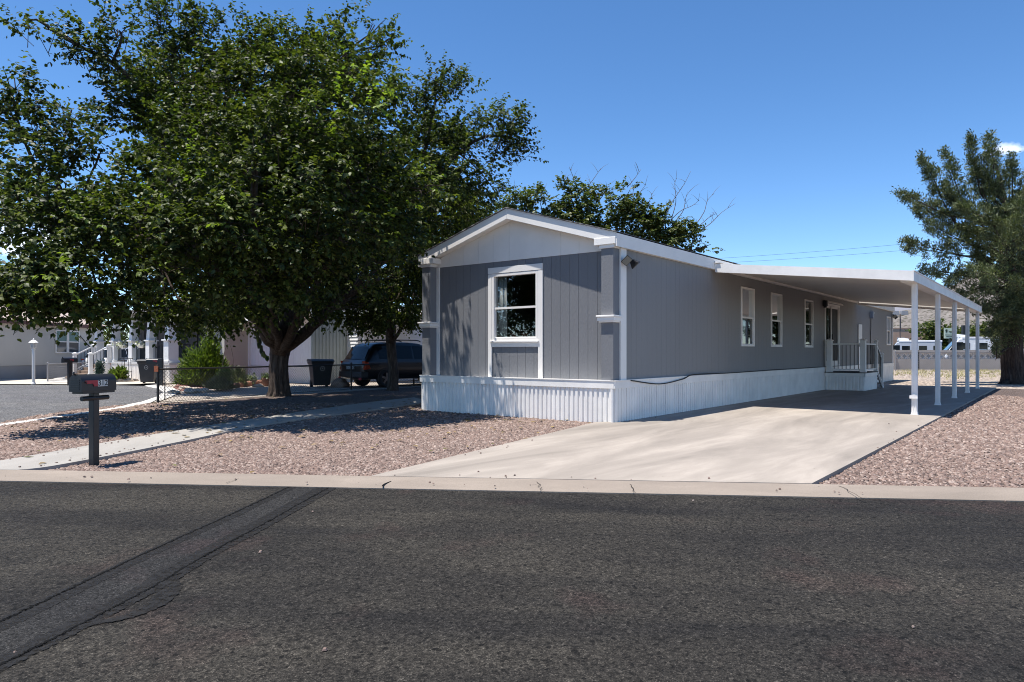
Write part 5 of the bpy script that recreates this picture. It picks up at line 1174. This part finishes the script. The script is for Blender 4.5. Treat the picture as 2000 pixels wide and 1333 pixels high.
# ---------------------------------------------------------------- shrubs and bits in the neighbours yard
def shrub(name, label, base, w, h_, mt, n, size, seed, upness=.8, group=None, lobes=9):
    t = thing(name, label, 'shrub', tuple(base), 0, group); rng = np.random.default_rng(seed)
    c = rng.normal(size=(lobes, 3)); c /= np.linalg.norm(c, axis=1, keepdims=True); c *= rng.uniform(.3, .62, (lobes, 1)); c[:, 2] = np.abs(c[:, 2])
    k = rng.integers(0, lobes, n); d = rng.normal(size=(n, 3)); d /= np.linalg.norm(d, axis=1, keepdims=True)
    p = (c[k]*np.array([.95, .95, 1.15])+d*rng.uniform(.12, .42, (n, 1)))*np.array([w/2, w/2, h_*.72]); p[:, 2] = np.abs(p[:, 2])+.03
    tip = p[:, 2].max(); p[:, 2] *= h_/tip
    g = p/np.array([w/2, w/2, h_])*np.array([1, 1, .2])+np.array([0, 0, upness])+rng.normal(size=(n, 3))*.4
    lv = np.array([(0, 0, 0), (-.16, .4, 0), (0, 1, -.05), (.16, .4, .05)]); lf = np.array([(0, 3, 1), (1, 3, 2)])
    V, Fc = leaves(p, g, np.array([0, 0, 1.0])+rng.normal(size=(n, 3))*.5, rng.uniform(size[0], size[1], n), 1.0, lv, lf); np_mesh('foliage', V, Fc, mt, t)
    mb = MB()
    for i in range(14):
        q = Vector(p[i*7]); mb.tube([(0, 0, -.05), q*.5+Vector((0, 0, .05)), q], [.02, .012, .005], 4, cap=False)
    mb.build('stems', BARK2, t); return t
def at(u, d, z=-.05): return Vector((P(u, 0, d).x, d, z))
shrub('green_shrub', 'big bright yellow green feathery shrub behind the chain link fence', at(402, 25.8), 2.1, 1.95, PINE, 15000, (.1, .22), 1, lobes=16)
shrub('small_shrub', 'small round pale green shrub in front of the big yellow green one', at(439, 23.4), .85, .78, m_leaf('pale_shrub_leaf', [(.1, .15, .05), (.16, .21, .08), (.2, .24, .12)], .25), 2600, (.06, .12), 2)
shrub('sage_shrub', 'low silvery shrub on the red gravel below the round shrub', at(428, 22.6), 1.1, .42, SAGE, 2200, (.08, .18), 3)
shrub('silver_shrub', 'silvery grey shrub between the round shrub and the white house', at(465, 25.2), 1.0, .75, SAGE, 2000, (.07, .15), 4)
shrub('olive_shrub', 'olive green shrub beside the beige house above the white hatchback', at(214, 44), 3.6, 3.4, LEAF2, 6500, (.16, .3), 5, .4)
shrub('spiky_plant', 'low yellow green spiky plant at the foot of the porch stairs', at(231, 29.5), .7, .5, PINE, 700, (.2, .35), 6)
shrub('dark_shrub', 'dark blue green shrub on the porch stairs between the newel posts', at(196, 31, .15), .5, .7, m_leaf('blue_leaf', [(.03, .06, .06), (.05, .09, .09)], .2), 900, (.08, .15), 7)
for u, d, w_, h_, sd, nm in ((35, 62, 9, 9.5, 8, 'pale green tree far behind the beige house'), (135, 70, 8, 7.5, 9, 'second pale tree far behind the roof of the beige house')):
    t = thing('distant_tree', nm, 'tree', tuple(at(u, d, -.1)), 0)
    bl = [(Vector((random.uniform(-.42, .42)*w_, random.uniform(-.3, .3)*w_, h_*random.uniform(.42, .9))), w_*.17) for _ in range(26)]
    ob, _, _ = foliage(bl, (0, 0, h_*.5), LEAF2, t, per=26, size=(.25, .42), length=.7, test=False, seed=sd)
    mb = MB(); limb(mb, [Vector((0, 0, -.1)), Vector((.05, 0, h_*.3)), Vector((.1, 0, h_*.55))], .25, .12, 10)
    for c, r in bl[::2]: limb(mb, [Vector((.05, 0, h_*.35)), c*.7+Vector((0, 0, h_*.12)), c], .08, .02, 6)
    mb.build('trunk', BARK, t, smooth=True)
TERR = mat('terracotta', (.3, .14, .09), .8, .15, 6)
def pot(u, d, r, h_, m, label):
    t = thing('flower_pot', label, 'flower pot', tuple(at(u, d)), 0, None)
    MB().lathe([(r*.7, 0), (r*.95, h_*.8), (r*1.05, h_*.82), (r*1.05, h_), (r*.9, h_), (r*.85, h_*.85)], (0, 0, 0), 16).build('pot', m, t)
    pn = RNG.normal(size=(220, 3))*np.array([r*.5, r*.5, .06])+np.array([0, 0, h_+.04]); V, Fc = leaves(pn, RNG.normal(size=(220, 3))+[0, 0, .6], RNG.normal(size=(220, 3)), RNG.uniform(.04, .1, 220)); np_mesh('foliage', V, Fc, m_leaf('potted_leaf', [(.05, .1, .03), (.12, .16, .06), (.5, .5, .46)], .2), t)
pot(490, 26.0, .2, .22, mat('dark_pot', (.1, .085, .075), .7, .1), 'wide dark flower pot on the red gravel left of the mulberry trunk')
pot(520, 25.6, .17, .3, TERR, 'terracotta flower pot partly hidden behind the mulberry trunk')
def rock(u, d, sx, sy, sz, label, m, seed, group=None):
    bm = bmesh.new(); bmesh.ops.create_icosphere(bm, subdivisions=3, radius=1); rnd = np.random.default_rng(seed); ph = rnd.uniform(0, 6, 6)
    for v in bm.verts:
        k = 1+.16*math.sin(v.co.x*3+ph[0])*math.sin(v.co.y*3.3+ph[1])+.1*math.sin(v.co.z*5+ph[2]+v.co.x*4); v.co = Vector((v.co.x*k*sx, v.co.y*k*sy, max(v.co.z, -.5)*k*sz))
    me = bpy.data.meshes.new('rock'); bm.to_mesh(me); bm.free(); me.materials.append(m); o = bpy.data.objects.new('rock', me); COL.objects.link(o); o.location = at(u, d)+Vector((0, 0, sz*.35)); o.rotation_euler = (0, 0, seed)
    return tag(o, label, 'rock', group)
RK = mat('brown_rock', (.27, .19, .15), .9, .3, 3, .6, 12); RK2 = mat('pale_rock', (.45, .38, .31), .9, .25, 5, .5, 14)
rock(664, 24.9, .33, .26, .24, 'rounded brown boulder between the wheeled bin and the dark car', RK, 3)
for i, (u, d, s) in enumerate(((234, 29.6, .28), (250, 29.8, .3), (262, 30, .2), (340, 20.9, .22), (372, 21.4, .26), (395, 21.8, .24), (362, 23.5, .22), (382, 23, .2), (505, 25.2, .2))):
    rock(u, d, s, s*.8, s*.4, 'flat pale edging rock around the neighbours planting beds', RK2, 20+i, 'edging rocks of the planting beds')
# scalloped edging
mb = MB(); a, b = G(462, 757.5, -.04), G(508, 751, -.04)
for i in range(7):
    p = a.lerp(b, i/6); mb.lathe([(.12, 0), (.12, .1), (.1, .15), (.05, .17), (.005, .175)], tuple(p), 12)
tag(mb.build('scalloped_edging', TERR), 'scalloped terracotta edging along the front of the red gravel bed', 'edging')
# shepherd hook, feeder stand
hk = MB().tube(smooth_line([at(432, 24.8), at(434.5, 24.8, .6), at(437, 24.8, 1.05), at(441, 24.8, 1.36), at(446, 24.8, 1.5), at(451, 24.8, 1.36), at(455, 24.8, 1.0), at(456.5, 24.8, .6)], 5), .011, 6).build('shepherd_hook', mat('rusty_steel', (.16, .12, .1), .7, .2)); tag(hk, 'curved metal shepherd hook beside the yellow green shrub', 'garden hook')
st_ = thing('garden_stand', 'dark wire garden stand beside the porch stairs', 'stand', tuple(at(247, 29.9)), 0)
for dx in (-.16, .16):
    for dy in (-.12, .12): MB().tube([(dx, dy, 0), (dx*.8, dy*.8, .95)], .012, 5).build('leg', BLACKM, st_)
MB().box((-.2, -.16, .95), (.2, .16, .98)).build('shelf', BLACKM, st_); MB().box((-.17, -.13, .4), (.17, .13, .42)).build('shelf', BLACKM, st_)

# ---------------------------------------------------------------- back of the lot, right
WL = mat('block_wall_grey', (.4, .37, .34), .9, .1, 1.2, .4, 20)
bw = thing('block_wall', 'long grey block wall topped with pierced breeze blocks behind the dry yard', 'wall', (24, 50.6, -.1), R(1.5))
MB().box((-2, 0, 0), (30, .2, .78)).box((-2, .0, 1.22), (30, .2, 1.36)).box((-2, -.03, 1.361), (30, .23, 1.44)).build('wall', WL, bw)
mb = MB(); xx = -2
while xx < 30:
    c = (xx+.22, 1.0); r = .22
    mb.box((xx, .02, .781), (xx+.035, .18, 1.219)).box((xx+.405, .02, .781), (xx+.44, .18, 1.219)).box((xx+.036, .03, .782), (xx+.404, .17, .81)).box((xx+.036, .03, 1.19), (xx+.404, .17, 1.218))
    for sx in (-1, 1):
        for sz in (-1, 1):
            mb.prism([(c[0]+sx*.03, .04, c[1]+sz*.19), (c[0]+sx*.07, .04, c[1]+sz*.19), (c[0]+sx*.19, .04, c[1]+sz*.07), (c[0]+sx*.19, .04, c[1]+sz*.03), (c[0]+sx*.09, .04, c[1]+sz*.09)], (0, .12, 0))
    xx += .44
mb.build('breeze_blocks', mat('breeze_block_grey', (.6, .56, .51), .9, .1, 2), bw)
for x in (3.2, 11.6, 20): MB().box((x, -.1, 0), (x+.42, .3, 1.47)).build('pier', WL, bw)
po = MB().tube([at(1794.5, 49, -.1), at(1794.5, 49, 1.3)], .04, 8).build('steel_post', BLACKM); tag(po, 'dark steel post standing in the dry grass before the block wall', 'post')
# recreational vehicles
RVW = mat('rv_white', (.72, .73, .75), .35, .04, 1, coat=.4); RVB = mat('rv_grey_blue', (.45, .48, .53), .35, .05, 1)
def rv(label, x0, d0, x1, d1, h_, nose, skin):
    a, b = Vector((x0, d0, 0)), Vector((x1, d1, 0)); L = (b-a).length; rz = math.atan2(b.y-a.y, b.x-a.x)
    t = thing('motor_home', label, 'motor home', (a.x, a.y, -.75), rz, 'motor homes parked beyond the block wall')
    prof = [(0, .5), (L, .5), (L, h_), (nose*1.15, h_), (nose*.75, h_*.97), (.12, h_*.62), (0, h_*.5)]
    MB().prism([(x, 0, z) for x, z in prof], (0, 2.4, 0)).build('body', skin, t, bevel=.08)
    MB().box((nose*.9, -.02, h_-.12), (L+.02, 2.42, h_+.04)).build('roof', RVW, t, bevel=.03)
    MB().box((.3, -.03, .45), (L-.05, -.001, h_*.66)).build('shade_band', mat('rv_shade_paint', (.12, .125, .13), .6, .1), t)  # dark band added as painted shade behind the pierced wall blocks
    MB().prism([(.2, -.012, h_*.62), (nose*.55, -.012, h_*.88), (nose*.95, -.012, h_*.88), (nose*.95, -.012, h_*.62)], (0, .01, 0)).build('window', CARGLASS, t)
    MB().prism([(.09, .1, h_*.62), (.09, 2.3, h_*.62), (nose*.7, 2.2, h_*.94), (nose*.7, .2, h_*.94)], (-.05, 0, .03)).build('windscreen', CARGLASS, t)
    for f0, f1 in ((.3, .44), (.6, .74), (.85, .95)):
        w_ = MB().box((L*f0, -.02, h_*.7), (L*f1, -.001, h_*.86)).build('window', CARGLASS, t, bevel=.004)
    MB().box((L*.25, -.036, h_*.66), (L, -.001, h_*.68)).build('stripe', mat('rv_stripe', (.12, .14, .18), .4, .1), t)
    MB().box((L*.5, -.016, h_*.22), (L*.58, -.001, h_*.84)).build('door', RVW, t)
    MB().prism([(L*.2, .8, h_+.04), (L*.42, .8, h_+.04), (L*.42, .8, h_+.2), (L*.24, .8, h_+.27)], (0, .8, 0)).build('air_conditioner', RVW, t, bevel=.04)
    for f in (.15, .75):
        mb = MB(); mb.tube([(L*f, .02, .42), (L*f, .3, .42)], .42, 18); mb.build('wheel', RUBBER, t)
RVD = 57
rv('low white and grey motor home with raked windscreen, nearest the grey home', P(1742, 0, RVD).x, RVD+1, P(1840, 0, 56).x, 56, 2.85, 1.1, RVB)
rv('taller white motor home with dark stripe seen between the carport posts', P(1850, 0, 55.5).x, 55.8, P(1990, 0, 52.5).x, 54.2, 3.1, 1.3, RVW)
# adobe building
ad = thing('adobe_building', 'tan flat roofed adobe building beyond the motor homes', 'building', (P(1722, 0, 92).x, 92, -.1), R(-6))
ADB = mat('adobe_stucco', (.48, .32, .23), .9, .08, .6, .2, 20)
MB().box((0, 0, 0), (7.2, 8, 4.35)).box((-.05, -.05, 4.351), (7.25, 8.05, 4.45)).build('wall', ADB, ad)
for x, w_ in ((1.9, .95), (5.3, .7)):
    f = MB().box((x, -.06, 1.9), (x+w_, -.001, 3.2)).build('window', mat('window_grey', (.45, .48, .5), .3, .05) if x < 3 else mat('dark_pane', (.05, .06, .07), .1, .1), ad); MB().box((x+w_*.45, -.09, 1.9), (x+w_*.5, -.061, 3.2)).build('mullion', ADB, f)
MB().tube([(6.2, -.1, 3.9), (6.75, -.1, 2.4)], .1, 6).build('spout', mat('worn_wood', (.22, .16, .12), .8, .2, 4), ad)
# area light pole
pl_ = thing('area_light', 'tall brown pole with twin floodlights behind the grey home', 'light pole', tuple(at(1758.5, 70, -.1)))
MB().tube([(0, 0, 0), (0, 0, 5.1)], .07, 8).build('pole', mat('rusty_steel', (.16, .12, .1), .7, .2), pl_)
for sx in (-1, 1): MB().frustum((sx*.45-.1, 0), (.36, .2), (.3, .16), 5.0, 5.4).build('lamp_head', mat('grey_metal', (.25, .25, .26), .5, .1), pl_)
MB().box((-.5, -.04, 4.95), (.4, .04, 5.0)).build('cross_arm', mat('grey_metal', (.25, .25, .26), .5, .1), pl_)
# sign with palm emblem
sg = thing('roadside_sign', 'pale green roadside sign with dark palm emblem between carport posts', 'sign', tuple(at(1855, 75, -.1)))
MB().box((-.08, -.08, 0), (.08, .08, 2.8)).build('post', BLACKM, sg)
pn_ = MB().box((-.62, -.06, 2.75), (.62, .02, 3.85)).build('panel', mat('pale_green_board', (.6, .66, .5), .6, .05), sg)
mb = MB()
mb.box((-.40, -.072, 3.32), (-.34, -.063, 3.6))
for a in (-60, -20, 20, 60, 100, 150, 200, 240): e = Vector((math.cos(R(a+90)), 0, math.sin(R(a+90)))); o = Vector((-.37, -.072, 3.6)); sd_ = Vector((-e.z, 0, e.x))*.03; mb.prism([o, o+e*.1+sd_, o+e*.2-Vector((0, 0, .03)), o+e*.1-sd_], (0, .008, 0))
mb.build('palm_emblem', mat('dark_green_paint', (.03, .05, .03), .6, .1), pn_)
mb = MB()
for z, x0, x1 in ((3.45, -.12, .4), (3.33, -.05, .35), (3.08, -.5, .5), (2.92, -.4, .42)):
    x = x0
    while x < x1: w_ = random.uniform(.05, .11); mb.box((x, -.07, z), (min(x+w_, x1), -.063, z+.08)); x += w_+.03
mb.build('lettering', mat('dark_green_paint', (.03, .05, .03), .6, .1), pn_)
tag(MB().tube([at(1866, 78, -.1), at(1866, 78, 4.6)], .06, 8).build('white_pole', WHITE2), 'thin white pole just right of the pale green sign', 'pole')
tag(MB().box((P(1883, 0, 76).x-.14, 76, -.1), (P(1883, 0, 76).x+.14, 76.3, 4.1)).build('dark_post', BLACKM, None, bevel=.02), 'thick dark post right of the white pole beyond the motor homes', 'post')
for u, d, w_, h_, sd in ((1822, 84, 5.5, 5.2, 31), (1845, 88, 5, 4.6, 32), (1878, 86, 6, 4.3, 33), (1905, 82, 6, 4.8, 34), (1930, 86, 6, 4.6, 35), (1772, 110, 5, 5, 36), (1960, 84, 7, 5, 37)):
    t = thing('roadside_tree', {31: 'leafy green tree right of the adobe building', 32: 'green tree just left of the pale green sign', 33: 'low green tree behind the thick dark post', 34: 'green tree behind the last carport post', 35: 'green tree behind the left side of the juniper trunk', 36: 'small green tree peeking above the adobe roof', 37: 'bushy green tree behind the juniper'}[sd], 'tree', tuple(at(u, d, -.1)), 0, 'trees beyond the motor homes')
    bl = [(Vector((random.uniform(-.38, .38)*w_, random.uniform(-.3, .3)*w_, h_*random.uniform(.25, .85))), w_*.18) for _ in range(18)]
    foliage(bl, (0, 0, h_*.5), LEAF, t, per=30, size=(.25, .4), length=.6, nleaf=8, test=False, seed=sd)
    mb = MB(); limb(mb, [Vector((0, 0, -.1)), Vector((.05, 0, h_*.25)), Vector((.1, 0, h_*.5))], .2, .1, 8)
    for c, r in bl[::3]: limb(mb, [Vector((.05, 0, h_*.25)), c*.7, c], .06, .02, 5)
    mb.build('trunk', BARK, t)
# power lines
for k, (v0, v1) in enumerate(((520, 433), (527, 449))):
    a, b = P(1120, v0, 78), P(2200, v1, 60); L = [a.lerp(b, i/24)-Vector((0, 0, .5*math.sin(math.pi*i/24))) for i in range(25)]
    tag(MB().tube(L, .011, 5).build('power_line', BLACKM), ('upper' if k == 0 else 'lower')+' of two overhead power lines left of the juniper', 'power line', 'overhead power lines')
# hills
def hill(name, d0, d1, prof, nx, ny, m, rough, seed):
    us = np.linspace(prof[0][0], prof[-1][0], nx); top = np.interp(us, [p[0] for p in prof], [p[1] for p in prof]); rng = np.random.default_rng(seed); V = []; ph = rng.uniform(0, 6, 12)
    for j in range(ny):
        f = j/(ny-1); d = d0+(d1-d0)*f
        for i in range(nx):
            x = (us[i]-1000)/F*d; zt = ZC+(VH-top[i])/F*d1
            q = sum(math.sin(x*fr+ph[k]+d*fr*.7)*math.sin(d*fr*1.1+ph[k+5])/(k+1) for k, fr in enumerate((.03, .07, .15, .3)))
            V.append((x, d, -2+(zt+2)*(math.sin(f*math.pi/2)**1.15)+rough*q*math.sin(f*math.pi)))
    V = np.array(V); Fc = np.array([(j*nx+i, j*nx+i+1, (j+1)*nx+i+1, (j+1)*nx+i) for j in range(ny-1) for i in range(nx-1)])
    return structure(np_mesh(name, V, Fc, m, smooth=True))
mh, nt_, b_ = new_mat('desert_hill'); v_ = coords(nt_)
vo = N(nt_, 'ShaderNodeTexVoronoi'); vo.inputs['Scale'].default_value = .34; nt_.links.new(v_, vo.inputs['Vector'])
sp_ = ramp(nt_, vo.outputs['Distance'], [(.28, 1), (.42, 0)])
n_ = ramp(nt_, noise(nt_, v_, .06, 8, .7), [(.3, (.125, .11, .1)), (.55, (.205, .185, .168)), (.75, (.28, .255, .235))])
nt_.links.new(mix(nt_, sp_, n_, (.055, .055, .036)), b_.inputs['Base Color']); b_.inputs['Roughness'].default_value = .95; b_.inputs['Specular IOR Level'].default_value = .1
bump(nt_, b_, noise(nt_, v_, .25, 6, .7), 1.0, 1.2)
hill('hill', 330, 720, [(1500, 640), (1640, 625), (1745, 613), (1800, 607), (1822, 600), (1850, 572), (1900, 545), (1980, 520), (2060, 505), (2300, 500), (2600, 540)], 150, 70, mh, 2.2, 1)
hill('mountain', 2600, 3600, [(1100, 668), (1300, 650), (1450, 632), (1600, 612), (1700, 600), (1780, 594), (1830, 592), (1900, 590), (2100, 600), (2400, 620)], 90, 40, mat('haze_tinted_rock', (.2, .2, .23), .95, .2, .004), 8, 2)  # distance haze is put into the grey-blue rock colour of both mountains
hill('mountain', 2600, 3600, [(-1500, 640), (-900, 620), (-400, 640), (0, 655), (300, 672), (700, 676), (1000, 672)], 90, 30, mat('haze_tinted_rock', (.2, .2, .23), .95, .2, .004), 8, 3)
# ---------------------------------------------------------------- camera, sun, sky
cam = bpy.data.cameras.new('camera'); co = bpy.data.objects.new('camera', cam); COL.objects.link(co); S.camera = co
co.location = (0, 0, ZC); co.rotation_euler = (R(90), 0, 0)
cam.sensor_width = 36; cam.lens = 36*F/2000; cam.shift_y = (VH-666.5)/2000; cam.clip_start = .05; cam.clip_end = 6000
su = bpy.data.lights.new('sun', 'SUN'); so = bpy.data.objects.new('sun', su); COL.objects.link(so)
su.energy = 5.0; su.angle = R(.53); su.color = (1.0, .95, .88)
so.rotation_euler = SUN.to_track_quat('Z', 'Y').to_euler(); so.location = (0, 0, 30)
w = bpy.data.worlds.new('World'); S.world = w; w.use_nodes = True; nt = w.node_tree
bg = nt.nodes['Background']; sky = N(nt, 'ShaderNodeTexSky'); sky.sky_type = 'NISHITA'; sky.sun_disc = False
sky.sun_elevation = math.asin(SUN.z); sky.sun_rotation = math.atan2(SUN.x, SUN.y); sky.altitude = 3200; sky.air_density = .95; sky.dust_density = .1; sky.ozone_density = .9
tc = N(nt, 'ShaderNodeTexCoord')
def cloud(u, v, su_, sv, amt, seed):
    c = Vector(((u-1000)/F, 1, (VH-v)/F)).normalized()
    mp = N(nt, 'ShaderNodeMapping'); mp.vector_type = 'POINT'
    mp.inputs['Location'].default_value = (-c.x*su_, -c.y*su_, -c.z*sv); mp.inputs['Scale'].default_value = (su_, su_, sv)
    nt.links.new(tc.outputs['Generated'], mp.inputs['Vector'])
    ln = N(nt, 'ShaderNodeVectorMath', operation='LENGTH'); nt.links.new(mp.outputs[0], ln.inputs[0])
    nz = noise(nt, tc.outputs['Generated'], 38+seed, 6, .62)
    a = math_(nt, 'ADD', ln.outputs['Value'], math_(nt, 'MULTIPLY', math_(nt, 'SUBTRACT', nz, .5), 3.2))
    r = ramp(nt, a, [(.25, amt), (.95, 0)]); return r
f = cloud(1968, 291, 40, 150, .5, 0); f2 = cloud(1556, 397, 60, 90, .07, 3); f3 = cloud(10, 455, 11, 30, .7, 5)
c = mix(nt, f, sky.outputs[0], (8.5, 8.7, 9)); c = mix(nt, f3, c, (8, 8.3, 8.8))
hs = N(nt, 'ShaderNodeHueSaturation'); hs.inputs['Saturation'].default_value = 1.22; nt.links.new(c, hs.inputs['Color'])
nt.links.new(hs.outputs[0], bg.inputs['Color']); bg.inputs['Strength'].default_value = .145
S.view_settings.view_transform = 'Standard'; S.view_settings.look = 'None'; S.view_settings.exposure = 0.63; S.view_settings.gamma = 1
S.cycles.max_bounces = 8; S.cycles.transparent_max_bounces = 12; S.cycles.diffuse_bounces = 4; S.cycles.caustics_reflective = False; S.cycles.caustics_refractive = False
S.cycles.use_denoising = True; S.cycles.filter_width = 1.0
